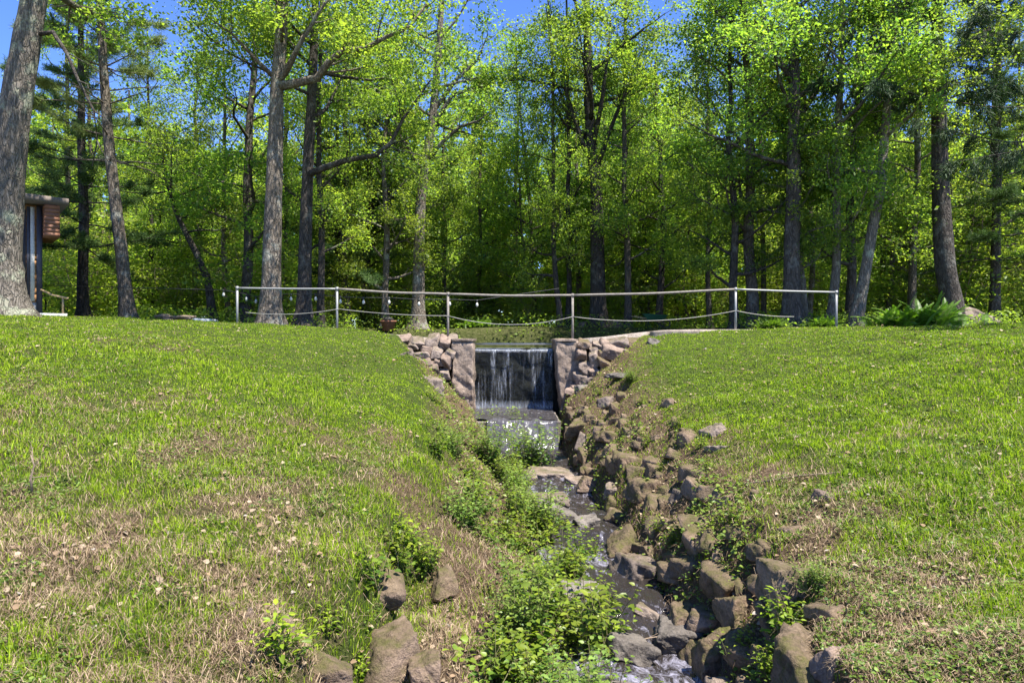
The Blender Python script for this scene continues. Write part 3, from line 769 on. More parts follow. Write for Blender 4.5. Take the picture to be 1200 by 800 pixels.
def broadleaf(seed, H=17., r0=.26, base=5., R=4.2, limbs=15, lean=(0, 0), hero=(), leaf=.105, per=46, sparse=1.0, trunk_pts=None, fork=0., warm=.5, low=True, upang=.55, thin=13.5, tf=.10):
    """returns (branch Geo, leaf verts, leaf colours)"""
    r = np.random.default_rng(seed)
    G = Geo()
    if trunk_pts is None:
        zz = np.linspace(0, H, 16)
        wx = np.cumsum(r.normal(0, .09, 16)) * .8; wy = np.cumsum(r.normal(0, .09, 16)) * .8
        wx[0] = wy[0] = 0
        trunk_pts = np.stack([lean[0] * zz / H + wx - wx[0], lean[1] * zz / H + wy, zz], -1)
    T = np.asarray(trunk_pts, float)
    # resample finely
    zz = np.concatenate([np.linspace(-.3, 1.2, 9), np.linspace(1.5, T[-1, 2], 22)])
    Tx = np.interp(zz, T[:, 2], T[:, 0]); Ty = np.interp(zz, T[:, 2], T[:, 1])
    T = np.stack([Tx, Ty, zz], -1)
    rad = r0 * np.clip(1 - .72 * zz / H, .08, 1) * (1 + .75 * np.exp(-np.maximum(zz, -.1) / .42))
    sides = 16
    a = np.linspace(0, 2 * np.pi, sides, endpoint=False)
    ph = r.uniform(0, 6)
    ecc = 1 + (.16 * np.exp(-np.maximum(zz, 0) / .5)[:, None] + .0) * np.sin(5 * a + ph)[None] + .05 * r.normal(size=(len(zz), sides)) * .6
    G.tube(T, rad, sides, True, ecc)
    C = []; CS = []
    def add_limb(P, rl, depth=0):
        n = len(P); G.tube(P, np.linspace(rl, max(rl * .18, .008), n), 7 if depth == 0 else 5, True)
        L = np.linalg.norm(np.diff(P, axis=0), axis=1).sum()
        m = int(3 + L * 1.5)
        for q in range(m):
            t = r.uniform(.28, 1.0); p, d = interp_path(P, t); d = d / (np.linalg.norm(d) + 1e-9)
            ax = r.normal(size=3); ax[2] *= .45; ax -= d * (ax @ d); ax /= np.linalg.norm(ax) + 1e-9
            dd = d * .55 + ax * .9 + np.array([0, 0, .12])
            l2 = (.36 * L * (1.15 - .6 * t) + .45) * r.uniform(.6, 1.1)
            S = curve(p, dd, l2, 5, r, .16, .03)
            G.tube(S, np.linspace(max(rl * .32 * (1.1 - .7 * t), .012), .006, len(S)), 4, False)
            nt = int(2 + l2 * 2.2)
            for w in range(nt):
                tt = r.uniform(.3, 1.0); pp, d2 = interp_path(S, tt)
                e = pp + (d2 / (np.linalg.norm(d2) + 1e-9) * .25 + r.normal(0, .32, 3) * [1, 1, .6]) * r.uniform(.5, 1.25)
                if w < 2: G.tube(np.array([pp, (pp + e) / 2 + [0, 0, .03], e]), np.array([.010, .008, .004]), 3, False)
                C.append(e); CS.append(1.)
            C.append(S[-1]); CS.append(1.)
    for P, rl in hero: add_limb(np.asarray(P, float), rl)
    ga = r.uniform(0, 6.28)
    for q in range(limbs):
        f = (q + r.uniform(.1, .9)) / limbs
        z = base + (H * .96 - base) * f
        p, _ = interp_path(T, np.clip(np.interp(z, zz, np.linspace(0, 1, len(zz))), 0, 1))
        ga += 2.4 + r.normal(0, .35)
        prof = math.sin(math.pi * (0.18 + .80 * f) ** .8) ** .75
        L = R * prof * r.uniform(.75, 1.15)
        el = upang * (.35 + 1.0 * f) + r.normal(0, .12)
        d = np.array([math.cos(ga) * math.cos(el), math.sin(ga) * math.cos(el), math.sin(el)])
        rl = max(.02, np.interp(z, zz, rad) * r.uniform(.34, .5))
        add_limb(curve(p, d, L, 8, r, .13, .035), rl)
    C.append(T[-1])
    C = np.array(C)
    keep = r.random(len(C)) < (sparse if thin is None else np.interp(C[:, 2], [thin - 3, thin + 2], [sparse, sparse * tf]))
    C = C[keep]
    n = per
    tint = r.random(len(C))
    idx = np.repeat(np.arange(len(C)), n)
    P = C[idx] + r.normal(size=(len(idx), 3)) * np.array([.27, .27, .15])
    s = leaf * r.uniform(.55, 1.4, len(idx))
    V = leaf_quads(P, s, r)
    tv = np.clip(.55 * tint[idx] + .45 * r.random(len(idx)), 0, 1)[:, None]
    base_c = GREEN_A * (1 - warm * tv) + GREEN_B * warm * tv
    c = base_c * r.uniform(.72, 1.25, (len(idx), 1))
    dk = r.random((len(idx), 1)) < .18
    c = np.where(dk, GREEN_D * 1.1, c)
    return G, V.reshape(-1, 3), np.repeat(c, 4, 0)


def needle_tree(seed, H=18., r0=.24, base=5., R=3.2, whorls=15, trunk_pts=None, droop=-.15, dead=0, colr=(.055, .085, .03), tuft=1.0, hang=False, per=60, nl=.16, top_open=False):
    r = np.random.default_rng(seed); G = Geo()
    if trunk_pts is None:
        z = np.linspace(0, H, 12); trunk_pts = np.stack([np.cumsum(r.normal(0, .03, 12)), np.cumsum(r.normal(0, .03, 12)), z], -1); trunk_pts[:, :2] -= trunk_pts[0, :2]
    T = np.asarray(trunk_pts, float)
    zz = np.concatenate([np.linspace(-.3, 1.2, 9), np.linspace(1.5, T[-1, 2], 22)])
    T = np.stack([np.interp(zz, T[:, 2], T[:, 0]), np.interp(zz, T[:, 2], T[:, 1]), zz], -1)
    rad = r0 * np.clip(1 - .75 * zz / H, .06, 1) * (1 + .5 * np.exp(-np.maximum(zz, -.1) / .4))
    a = np.linspace(0, 2 * np.pi, 16, endpoint=False)
    G.tube(T, rad, 16, True, 1 + (.14 * np.exp(-np.maximum(zz, 0) / .5)[:, None]) * np.sin(4 * a + 1)[None] + .03 * r.normal(size=(len(zz), 16)))
    C = []; Dr = []
    ga = r.uniform(0, 6)
    tot = whorls
    for q in range(tot):
        f = (q + .5 * r.random()) / tot; z = base + (H * .97 - base) * f
        p = np.array([np.interp(z, zz, T[:, 0]), np.interp(z, zz, T[:, 1]), z])
        for w in range(r.integers(3, 6)):
            ga += 2.4 + r.normal(0, .3)
            L = R * (1.05 - .85 * f) * r.uniform(.65, 1.15)
            d = np.array([math.cos(ga), math.sin(ga), droop + .35 * f + r.normal(0, .08)])
            isdead = r.random() < dead * (1 - f)
            P = curve(p, d, L * (.75 if isdead else 1), 7, r, .09, .02 if not hang else .05)
            G.tube(P, np.linspace(max(.03 * (1.2 - f), .014), .006, len(P)), 5, False)
            for sgn in range(int(4 + L * 3)):
                t = r.uniform(.2, 1); pp, dd = interp_path(P, t); dd = dd / np.linalg.norm(dd)
                sd = np.cross(dd, [0, 0, 1]) * r.choice([-1, 1])
                dv = dd * .6 + sd * .8 + np.array([0, 0, -1.0 if hang else .05]) * (1 if hang else 1) + r.normal(0, .1, 3)
                S = curve(pp, dv, (.55 if not hang else .8) * r.uniform(.5, 1.2) * (1.1 - .5 * t), 3, r, .1, -.05 if hang else .03)
                G.tube(S, np.linspace(.009, .004, len(S)), 3, False)
                if not isdead:
                    for u in np.linspace(.15, 1, 4 if hang else 3):
                        c, dd2 = interp_path(S, u); C.append(c); Dr.append(dd2 / (np.linalg.norm(dd2) + 1e-9))
    C = np.array(C); Dr = np.array(Dr)
    idx = np.repeat(np.arange(len(C)), per if not hang else per // 2); n = len(idx)
    d = Dr[idx] * .9 + r.normal(size=(n, 3)) * .62 * tuft; d /= np.linalg.norm(d, axis=1)[:, None]
    P0 = C[idx] + r.normal(0, .06, (n, 3))
    ln = nl * r.uniform(.6, 1.2, n)[:, None]
    w = np.cross(d, r.normal(size=(n, 3))); w /= np.linalg.norm(w, axis=1)[:, None] + 1e-9; w *= .009 if not hang else .012
    V = np.stack([P0 - w, P0 + w, P0 + d * ln + w * .4, P0 + d * ln - w * .4], 1)
    c = np.array(colr) * r.uniform(.6, 1.5, (n, 1))
    return G, V.reshape(-1, 3), np.repeat(c, 4, 0)


def quadF(V): return np.arange(len(V)).reshape(-1, 4)


def build_tree(name, loc, label, group, G, LV, LC, bark, leafm):
    t = thing(name, loc, label, 'tree', group)
    add('trunk', G.mesh('trunk', True), bark, t)
    add('crown', mk_mesh('crown', LV, None, quadF(LV), cols=LC), leafm, t)
    return t


def base_at(px, Y):
    x = (px - 600) / F * Y
    return np.array([x, Y, gh(x, Y) - .02])


def tp(base, pixels, Y):
    """trunk polyline from photo pixels at distance Y, relative to the base"""
    return np.array([[0, 0, -.3]] + [list(at(px, py, Y) - base) for px, py in pixels])


GRP = 'tall trees along the dam and lawn'
# 1 big lichened trunk at far left
b = base_at(4, 17); Tp = tp(b, [(4, 362), (2, 300), (8, 200), (22, 100), (40, 0), (49, -60), (62, -190)], 17)
lim = [at(px, py, 17 + dy) - b for px, py, dy in [(47, 40, 0), (62, 38, -.1), (78, 62, -.2), (92, 95, -.3), (110, 130, -.3), (114, 165, -.3), (108, 195, -.2)]]
G, V, C = broadleaf(101, 14., .47, 8.0, 4.6, 14, trunk_pts=Tp, hero=[], per=40, leaf=.11)
GL = Geo(); GL.tube(np.array(lim), np.linspace(.062, .010, len(lim)), 7)
for q in (2, 3, 4, 5):
    GL.tube(curve(lim[q], [.7, 0, .1 - .2 * q], .8, 4, np.random.default_rng(q), .2), np.linspace(.02, .005, 5), 4)
big = build_tree('oak_tree', b, 'massive lichen spotted trunk at the far left, in front of the cabin', GRP, G, V, C, M_BARKL, M_LEAF)
add('limb', GL.mesh('limb', True), M_BARKD, big)
# 2 pine on the left
b = base_at(151, 22); Tp = tp(b, [(150, 370), (143, 300), (133, 220), (126, 150), (120, 60), (117, 0), (115, -100), (114, -190)], 22)
G, V, C = needle_tree(102, 16.5, .21, 5.0, 3.1, 14, Tp, .05, .75, (.20, .26, .08), 1.1, per=44, nl=.17)
build_tree('pine_tree', b, 'leaning pine with bare dead side branches behind the lawn, right of the cabin', GRP, G, V, C, M_BARK, M_NEEDLE)
# 3 the oak behind the left end of the railing
b = base_at(317, 20.9); Y3 = 20.9; Tp = tp(b, [(317, 370), (319, 280), (322, 190), (325, 100), (329, 50), (332, 0), (336, -90), (338, -180)], Y3)
h1 = [at(px, py, Y3 + dy) - b for px, py, dy in [(325, 102, 0), (345, 98, -.3), (372, 92, -.5), (386, 72, -.7), (402, 60, -.8), (428, 57, -.9), (452, 44, -1), (480, 32, -1.2), (500, 5, -1.3)]]
h2 = [at(px, py, Y3 + dy) - b for px, py, dy in [(325, 98, 0), (342, 70, .4), (356, 40, .6), (372, 20, .8), (396, -10, 1.0)]]
h3 = [at(px, py, Y3 + dy) - b for px, py, dy in [(322, 92, 0), (300, 70, -.4), (272, 40, -.8), (240, 18, -1.2)]]
G, V, C = broadleaf(103, 15.5, .31, 7.0, 4.6, 12, trunk_pts=Tp, hero=[(h1, .15), (h2, .10), (h3, .08)], per=46, warm=.7, sparse=1., thin=14)
build_tree('oak_tree', b, 'tall grey oak behind the left railing span, one big limb crooked out to the right', GRP, G, V, C, M_BARK, M_LEAF)
# 4 the darker oak just right of it with the long sweeping limb
b = base_at(356, 23); Y4 = 23; Tp = tp(b, [(356, 370), (358, 280), (361, 190), (366, 100), (370, 0), (372, -150)], Y4)
h1 = [at(px, py, Y4 + dy) - b for px, py, dy in [(360, 205, 0), (382, 196, -.6), (405, 188, -1), (440, 182, -1.3), (458, 168, -1.5), (472, 140, -1.6), (492, 112, -1.8), (506, 92, -2)]]
G, V, C = broadleaf(104, 15.5, .245, 6.8, 4.2, 13, trunk_pts=Tp, hero=[(h1, .12)], per=44, sparse=1., thin=14)
build_tree('oak_tree', b, 'dark oak with a long limb sweeping right, just right of the tall grey oak', GRP, G, V, C, M_BARKD, M_LEAF)
# 6 oak left of the waterfall
b = base_at(490, 30); Y6 = 30; Tp = tp(b, [(490, 370), (491, 300), (493, 230), (500, 185), (508, 130), (514, 60), (520, -40), (524, -130)], Y6)
hs = [[(498, 190, 0), (520, 165, -.4), (540, 148, -.8), (560, 142, -1), (578, 128, -1.2)], [(505, 150, 0), (530, 112, .3), (552, 104, .5), (575, 100, .6)],
      [(508, 130, 0), (536, 92, .2), (560, 70, .3), (572, 40, .4)], [(495, 200, 0), (470, 160, .5), (455, 120, .8)]]
G, V, C = broadleaf(106, 18., .29, 8.5, 4.6, 12, trunk_pts=Tp, hero=[([at(x, y, Y6 + d) - b for x, y, d in h], .11) for h in hs], per=46, leaf=.12, warm=.6, sparse=.72, thin=17)
build_tree('oak_tree', b, 'slender oak left of the waterfall with forked limbs reaching right', GRP, G, V, C, M_BARK, M_LEAF)
# 8 fan-shaped tree right of the waterfall
b = base_at(701, 30.5); Y8 = 30.5; Tp = tp(b, [(701, 370), (700, 300), (699, 215), (694, 180), (690, 120), (688, 40), (686, -60), (684, -130)], Y8)
hs = [[(698, 205, 0), (680, 160, -.2), (664, 110, -.4), (648, 60, -.6), (640, 10, -.8)], [(699, 200, 0), (690, 165, .2), (676, 150, .4), (650, 95, .5), (625, 80, .6)],
      [(699, 200, 0), (712, 160, 0), (728, 120, .3), (744, 85, .5), (760, 40, .7)], [(694, 180, 0), (705, 120, -.6), (712, 70, -1), (716, 20, -1.3)]]
G, V, C = broadleaf(108, 18., .36, 8.0, 4.8, 12, trunk_pts=Tp, hero=[([at(x, y, Y8 + d) - b for x, y, d in h], .13) for h in hs], per=46, leaf=.12, warm=.7, sparse=.68, thin=17)
build_tree('maple_tree', b, 'dark trunked tree right of the waterfall, its limbs fanning up in a wide V', GRP, G, V, C, M_BARKD, M_LEAF)
# 15 big dark maple
b = base_at(928, 23.5); Tp = tp(b, [(928, 370), (928, 300), (930, 200), (931, 100), (930, 0), (928, -160)], 23.5)
h1 = [at(px, py, 23.5 + dy) - b for px, py, dy in [(931, 100, 0), (915, 75, -.3), (900, 40, -.5), (890, 0, -.7)]]
h2 = [at(px, py, 23.5 + dy) - b for px, py, dy in [(929, 150, 0), (955, 110, .3), (972, 60, .5), (985, 10, .6)]]
G, V, C = broadleaf(115, 16., .30, 4.8, 4.6, 18, trunk_pts=Tp, hero=[(h1, .11), (h2, .11)], per=46, warm=.4)
build_tree('maple_tree', b, 'thick near-black maple trunk behind the right railing span', GRP, G, V, C, M_BARKD, M_LEAF)
# 21 spruce on the right
b = base_at(1112, 23.5); b[2] += .02
Tp = tp(b, [(1117, 360), (1108, 320), (1104, 260), (1101, 180), (1099, 60), (1098, 0), (1096, -180)], 23.5)
G, V, C = needle_tree(121, 16.2, .35, 7.6, 5.0, 13, Tp, -.12, .25, (.04, .07, .03), .6, hang=True, per=64, nl=.13)
build_tree('spruce_tree', b, 'big dark spruce on the right with drooping boughs and a flared base', GRP, G, V, C, M_BARKD, M_NEEDLE)
# 19 leaning pale trunk
b = base_at(1003, 23); Tp = tp(b, [(1004, 370), (1014, 320), (1022, 270), (1032, 220), (1040, 120), (1050, 0), (1056, -120)], 23)
G, V, C = broadleaf(119, 14.5, .195, 4.2, 3.6, 13, trunk_pts=Tp, per=42, warm=.45)
build_tree('maple_tree', b, 'pale grey trunk leaning right, just right of the railing end', GRP, G, V, C, M_BARKL, M_LEAF)
# 24 arching maple at left
b = base_at(250, 27); Tp = tp(b, [(249, 370), (244, 330), (232, 300), (216, 270), (205, 245), (196, 215), (190, 180)], 27)
hs = [[(285, 0), ]]
G, V, C = broadleaf(124, 7.6, .16, 3.4, 3.2, 9, trunk_pts=Tp, per=26, warm=.6)
build_tree('maple_tree', b, 'small maple bowed over to the left between the pine and the tall grey oak', GRP, G, V, C, M_BARKD, M_LEAF)

# generic kinds, each built once and copied
KINDS = []
for k in range(6):
    G, V, C = broadleaf(200 + k, 16 + 2 * (k % 3), .22, 1.9 + .7 * (k % 3), 3.5 + .35 * (k % 2), 24, per=34, leaf=.14, sparse=.8, thin=8., tf=.5, warm=[.7, .5, .9, .4, .8, .6][k])
    KINDS.append((G, V, C))
KMESH = [(G.mesh('trunk', True), mk_mesh('crown', V, None, quadF(V), cols=C)) for G, V, C in KINDS]
BK = [M_BARKD, M_BARK, M_BARKL]
KBARK = {}
def place_tree(name, px, Y, w, kind, bark, label, group, rz=0., lean=(0, 0), hs=1.0):
    """w: trunk width in photo pixels at breast height"""
    key = (kind, bark)
    if key not in KBARK:
        tm = KMESH[kind][0].copy(); tm.materials.clear(); tm.materials.append(BK[bark]); KBARK[key] = tm
        if not KMESH[kind][1].materials: KMESH[kind][1].materials.append(M_LEAF)
    b = base_at(px, Y)
    s = max(.5, min(1.7, (w / F * Y) / (.22 * 2 * 1.1)))
    t = thing(name, b, label, 'tree', group)
    o1 = add('trunk', KBARK[key], None, t); o2 = add('crown', KMESH[kind][1], None, t)
    sxy = s ** .75
    # the trunk girth follows w, the crown spreads less
    t.scale = (.5 * s + .5 * sxy, .5 * s + .5 * sxy, hs * (.55 + .45 * min(s, 1.2)))
    t.rotation_euler = (lean[1], lean[0], rz)
    return t


TREES = [  # px, Y, w, kind, bark, name, label
    (451, 30, 9, 0, 1, 'maple_tree', 'thin grey trunk with a clay planter at its foot, left of the slender oak'),
    (288, 27, 14, 1, 0, 'maple_tree', 'dark forked trunk close behind the tall grey oak, on its left'),
    (376, 26, 9, 2, 0, 'maple_tree', 'narrow dark trunk just right of the dark oak with the sweeping limb'),
    (427, 33, 10, 3, 0, 'maple_tree', 'shaded trunk between the dark oak and the thin grey trunk'),
    (657, 31, 7, 4, 0, 'maple_tree', 'left trunk of a close pair of thin dark trees behind the waterfall'),
    (664, 31.5, 7, 5, 0, 'maple_tree', 'right trunk of a close pair of thin dark trees behind the waterfall'),
    (679, 36, 7, 1, 1, 'maple_tree', 'thin grey trunk farther back, between the dark pair and the fan-shaped tree'),
    (736, 30.5, 9, 2, 0, 'maple_tree', 'straight dark trunk right of the fan-shaped tree'),
    (750, 35, 5, 0, 1, 'maple_tree', 'skinny reddish trunk in the middle of the right wood edge'),
    (773, 31, 9, 3, 0, 'maple_tree', 'dark straight trunk beside the green barrow'),
    (793, 36, 5, 4, 0, 'maple_tree', 'skinny dark trunk a little right of the green barrow'),
    (832, 30, 6, 5, 0, 'maple_tree', 'skinny dark trunk in the right railing span, left of the fifth post'),
    (860, 25, 11, 0, 0, 'maple_tree', 'dark trunk directly behind the fifth railing post'),
    (881, 25.5, 15, 1, 1, 'maple_tree', 'stout pale grey trunk right of the fifth railing post'),
    (895, 30, 6, 2, 0, 'maple_tree', 'skinny trunk squeezed between the stout grey and the near-black trunks'),
    (942, 24.5, 8, 3, 2, 'maple_tree', 'pale slim trunk leaning against the near-black maple'),
    (948, 28, 7, 4, 1, 'maple_tree', 'brownish slim trunk behind the pale leaning one'),
    (973, 24, 11, 5, 2, 'maple_tree', 'mottled grey trunk just left of the last railing post'),
    (996, 25, 12, 0, 0, 'maple_tree', 'dark cracked trunk behind the pale leaning trunk'),
    (1042, 30, 7, 1, 2, 'maple_tree', 'slim pale trunk rising behind the fern clump'),
    (1069, 27, 10, 2, 1, 'maple_tree', 'grey trunk between the fern clump and the big spruce'),
    (1031, 31, 7, 3, 0, 'maple_tree', 'dark slim trunk behind the fern clump on its left'),
    (1168, 30, 10, 4, 1, 'maple_tree', 'grey trunk leaning right behind the rock outcrop'),
    (1190, 33, 6, 5, 0, 'maple_tree', 'dark thin trunk at the far right edge'),
    (105, 31, 7, 0, 0, 'maple_tree', 'thin dark trunk between the cabin and the leaning pine'),
    (180, 33, 6, 1, 0, 'maple_tree', 'thin dark trunk right of the leaning pine'),
    (75, 33, 8, 2, 0, 'maple_tree', 'dark trunk behind the cabin eave'),
    (225, 34, 8, 3, 0, 'maple_tree', 'dark trunk behind the bowed maple'),
    (268, 30, 6, 4, 1, 'maple_tree', 'thin trunk left of the first railing post'),
    (337, 30, 7, 5, 0, 'maple_tree', 'thin dark trunk seen between the two large oaks'),
    (398, 32, 8, 0, 0, 'maple_tree', 'dark trunk behind the second railing post'),
    (520, 35, 6, 2, 0, 'maple_tree', 'thin trunk behind the third railing post'),
    (560, 36, 6, 4, 0, 'maple_tree', 'thin trunk at the back left of the waterfall'),
    (605, 37, 7, 1, 0, 'maple_tree', 'dark trunk straight behind the waterfall'),
    (630, 35, 6, 3, 0, 'maple_tree', 'thin leaning trunk behind the waterfall on its right'),
    (718, 38, 6, 5, 0, 'maple_tree', 'thin trunk far back right of the fan-shaped tree'),
    (812, 37, 7, 2, 0, 'maple_tree', 'dark trunk far back between the barrow and the fifth post'),
    (1140, 34, 7, 0, 0, 'maple_tree', 'thin dark trunk behind the rock outcrop'),
]
LEAN = {942: (.06, 0), 1168: (.16, 0), 630: (-.1, 0), 1042: (-.03, 0)}
rt = np.random.default_rng(5)
for px, Y_, w, kd, bk, nm, lb in TREES:
    place_tree(nm, px, Y_, w, kd, bk, lb, 'slim trees at the wood edge', rt.uniform(0, 6.28), LEAN.get(px, (rt.normal(0, .02), 0)), rt.uniform(.9, 1.05))
# hemlocks, feathery and dark
HEM = [(452, 34, 'feathery dark hemlock left of the slender oak'), (405, 31, 'feathery hemlock between the dark oak and the second post'), (740, 40, 'feathery hemlock far back right of the fan-shaped tree'),
       (98, 25.5, 'pale feathery pine rising behind the cabin'), (1165, 27, 'dark hemlock at the far right behind the spruce')]
G, V, C = needle_tree(131, 15, .2, 2.6, 3.4, 15, None, -.05, .2, (.08, .14, .04), .9, per=44, nl=.15)
hm_t, hm_c = G.mesh('trunk', True), mk_mesh('crown', V, None, quadF(V), cols=C)
hm_t.materials.append(M_BARKD); hm_c.materials.append(M_NEEDLE)
for k, (px, Y_, lb) in enumerate(HEM):
    t = thing('hemlock_tree' if 'pine' not in lb else 'pine_tree', base_at(px, Y_), lb, 'tree', 'conifers among the broadleaf trees')
    add('trunk', hm_t, None, t); add('crown', hm_c, None, t); t.rotation_euler = (0, 0, k * 1.3)
b = np.array([15.9, 16.6, gh(15.9, 16.6)])
G, V, C = needle_tree(122, 14., .3, 4.8, 4.9, 12, None, -.10, .2, (.045, .075, .03), .6, hang=True, per=50, nl=.14)
build_tree('spruce_tree', b, 'dark evergreen at the right edge whose boughs hang into the upper right corner', GRP, G, V, C, M_BARKD, M_NEEDLE)
# understory saplings and shrubs
def shrub(seed, H, R, n, per, leaf, warm):
    r = np.random.default_rng(seed); G = Geo(); C = []
    for q in range(n):
        a = r.uniform(0, 6.28); P = curve([r.normal(0, .12), r.normal(0, .12), -.1], [math.cos(a) * R / H, math.sin(a) * R / H, 1], H * r.uniform(.6, 1.1), 7, r, .12)
        G.tube(P, np.linspace(.022, .006, len(P)), 5, False)
        for w in range(int(9 * H)):
            t = r.uniform(.12, 1); p, d = interp_path(P, t)
            e = p + r.normal(0, .42, 3) * [1, 1, .5]
            G.tube(np.array([p, (p + e) / 2 + [0, 0, .04], e]), np.array([.008, .006, .004]), 3, False); C.append(e)
    C = np.array(C); idx = np.repeat(np.arange(len(C)), per)
    P = C[idx] + r.normal(size=(len(idx), 3)) * [.2, .2, .1]
    V = leaf_quads(P, leaf * r.uniform(.6, 1.3, len(idx)), r, 1.1)
    tv = r.random((len(idx), 1)); c = (GREEN_A * (1 - warm * tv) + GREEN_B * warm * tv) * r.uniform(.8, 1.2, (len(idx), 1))
    return G, V.reshape(-1, 3), np.repeat(c, 4, 0)
SH = []
for k in range(4):
    G, V, C = shrub(400 + k, 3.0 + .5 * k, 1.3, 7, 14, .14, [.7, .9, .5, .8][k])
    a, b_ = G.mesh('stem', True), mk_mesh('foliage', V, None, quadF(V), cols=C); a.materials.append(M_TWIG); b_.materials.append(M_LEAF); SH.append((a, b_))
rt = np.random.default_rng(15)
sp = []
for k in range(62):
    row = k % 3; px = -120 + (k // 3) * 69 + rt.uniform(-25, 25); Y_ = [33.6, 37, 42][row] + rt.uniform(-1.5, 2)
    x = (px - 600) / F * Y_
    if x < -5.5 or x > 7.5:
        if row == 0: Y_ -= rt.uniform(2.5, 5.0)
    sp.append((px, Y_))
sp.sort()
kk = 0
for k, (px, Y_) in enumerate(sp):
    t = thing('shrub', base_at(px, Y_), '', 'shrub', 'leafy undergrowth behind the dam')
    row = 'front' if Y_ < 34 else ('middle' if Y_ < 40 else 'back')
    t['label'] = f'bright leafy undergrowth shrub below the trees behind the dam, in the {row} row'
    a, b_ = SH[k % 4]; add('stem', a, None, t); add('foliage', b_, None, t)
    s = rt.uniform(.6, 1.25); t.scale = (s * 1.15, s * 1.15, s); t.rotation_euler = (0, 0, rt.uniform(0, 6.28))
for row in ('front', 'middle', 'back'):
    seq = [o for o in COL.objects if o.get('label', '').endswith(f'in the {row} row')]
    seq.sort(key=lambda o: o.location.x / o.location.y)
    for q, o in enumerate(seq): o['label'] = f'leafy shrub under the trees behind the dam, {ORD[q]} from left in {row} row'

# young trees filling the middle storey
SAP = []
for k in range(3):
    G, V, C = broadleaf(440 + k, 8.5 + k, .075, .9, 2.3, 18, per=17, leaf=.16, sparse=.8, warm=[.95, .8, .9][k], upang=.45)
    a, b_ = G.mesh('trunk', True), mk_mesh('crown', V, None, quadF(V), cols=C); a.materials.append(M_BARKD); b_.materials.append(M_LEAF); SAP.append((a, b_))
rt = np.random.default_rng(19); sq = []
for k in range(66):
    row = k % 3; sq.append((-90 + (k // 3) * 64 + rt.uniform(-30, 30), [33.5, 38.5, 45.][row] + rt.uniform(-1.5, 1.5), ('nearest', 'middle', 'farthest')[row]))
for row in ('nearest', 'middle', 'farthest'):
    for q, (px, Y_, _r) in enumerate(sorted(z for z in sq if z[2] == row)):
        t = thing('young_tree', base_at(px, Y_), f'bright green young tree in the {row} line of saplings behind the dam, {ORD[q]} from left', 'tree', 'young trees behind the dam')
        a, b_ = SAP[(q + (row == 'middle')) % 3]; add('trunk', a, None, t); add('crown', b_, None, t)
        s = rt.uniform(.7, 1.15); t.scale = (s * 1.05, s * 1.05, s); t.rotation_euler = (0, 0, rt.uniform(0, 6.28))

# the far wood: one mass
rt = np.random.default_rng(33)
LV, LC, GW = [], [], Geo()
for k in range(210):
    Y_ = rt.uniform(43, 70) if k < 100 else rt.uniform(74, 120); px = rt.uniform(-200, 1400); x = (px - 600) / F * Y_
    G, V, C = KINDS[k % 6]
    n = len(V) // 4; sel = rt.choice(n, 2600 if k < 100 else 7000, replace=False)
    q = V.reshape(-1, 4, 3)[sel]; cen = q.mean(1, keepdims=True); q = cen + (q - cen) * (3.6 if k < 100 else 2.4)
    a = rt.uniform(0, 6.28); s = rt.uniform(.45, .85) if k < 100 else rt.uniform(1.5, 2.2); c, sn = math.cos(a), math.sin(a)
    R_ = np.array([[c, -sn, 0], [sn, c, 0], [0, 0, 1]])
    q = q @ R_.T * s; z0 = gh(x, Y_)
    q[..., 2] = q[..., 2] * .92 - ((.6, 1.2, 1.6) if k < 100 else (2.0, 4.2, 6.0))[k % 3]; q = q[(q[..., 2].min(1) > .1)]
    LV.append((q + np.array([x, Y_, z0])).reshape(-1, 3)); LC.append(np.repeat(C.reshape(-1, 4, 3)[sel, 0], 4, 0)[:len(q) * 4] * rt.uniform(.8, 1.2))
    hh = s * 15; GW.tube(np.array([[x, Y_, z0 - .3], [x + rt.normal(0, .3), Y_, z0 + hh * .45], [x + rt.normal(0, .6), Y_, z0 + hh]]), [.2 * s, .15 * s, .05 * s], 7)
LV = np.vstack(LV); LC = np.vstack(LC)
fw = mk_mesh('distant_woodland', np.vstack([LV] + GW.V), np.vstack(GW.F3) + len(LV), np.vstack([quadF(LV), np.vstack(GW.F4) + len(LV)]),
             cols=np.vstack([LC, np.full((GW.n, 3), .07) * [1, .85, .7]]))
tag(add('distant_woodland', fw, M_LEAF), 'mass of green woodland filling the far background', 'woodland', kind='stuff')

# ------------------------------------------------------------------ cabin at far left
cab = thing('cabin', (-13.95, 20.2, gh(-13.95, 20.2)), 'brown wooden cabin with an overhanging eave at the left edge, behind the massive trunk', 'cabin')
def cpart(name, boxes, mat, parent=cab, jit=0):
    gm = Geo()
    for lo, hi in boxes: gm.box(lo, hi, jit=jit)
    return add(name, gm.mesh(name), mat, parent)
cab.rotation_euler = (0, 0, math.radians(40))
cpart('foundation', [((-6.96, .03, -.5), (-.03, 5.96, .42))], M_WHITE)
wl = cpart('wall', [((-7, 0, .42), (0, 6, 3.25))], M_WOODO)
gm = Geo()
for k in range(14): gm.box((-7.0, -.022, .44 + k * .2), (.022, .0, .44 + k * .2 + .185))
for k in range(14): gm.box((.0, -.02, .44 + k * .2), (.022, 6, .44 + k * .2 + .185))
add('siding', gm.mesh('siding'), M_WOODO, wl)
cpart('corner_board', [((-.10, -.05, .0), (.04, -.023, 3.25)), ((-.34, -.05, .44), (-.26, -.023, 3.2))], M_PANEL)
cpart('trim_board', [((-.25, -.05, .44), (-.15, -.024, 3.2))], M_WHITE)
dr = cpart('window', [((-1.1, -.045, .9), (-.36, -.024, 3.1))], M_PANEL)
cpart('pane', [((-1.02, -.052, 1.0), (-.44, -.0455, 3.0))], simple_mat('dark_glass', (.02, .025, .035), .08), dr)
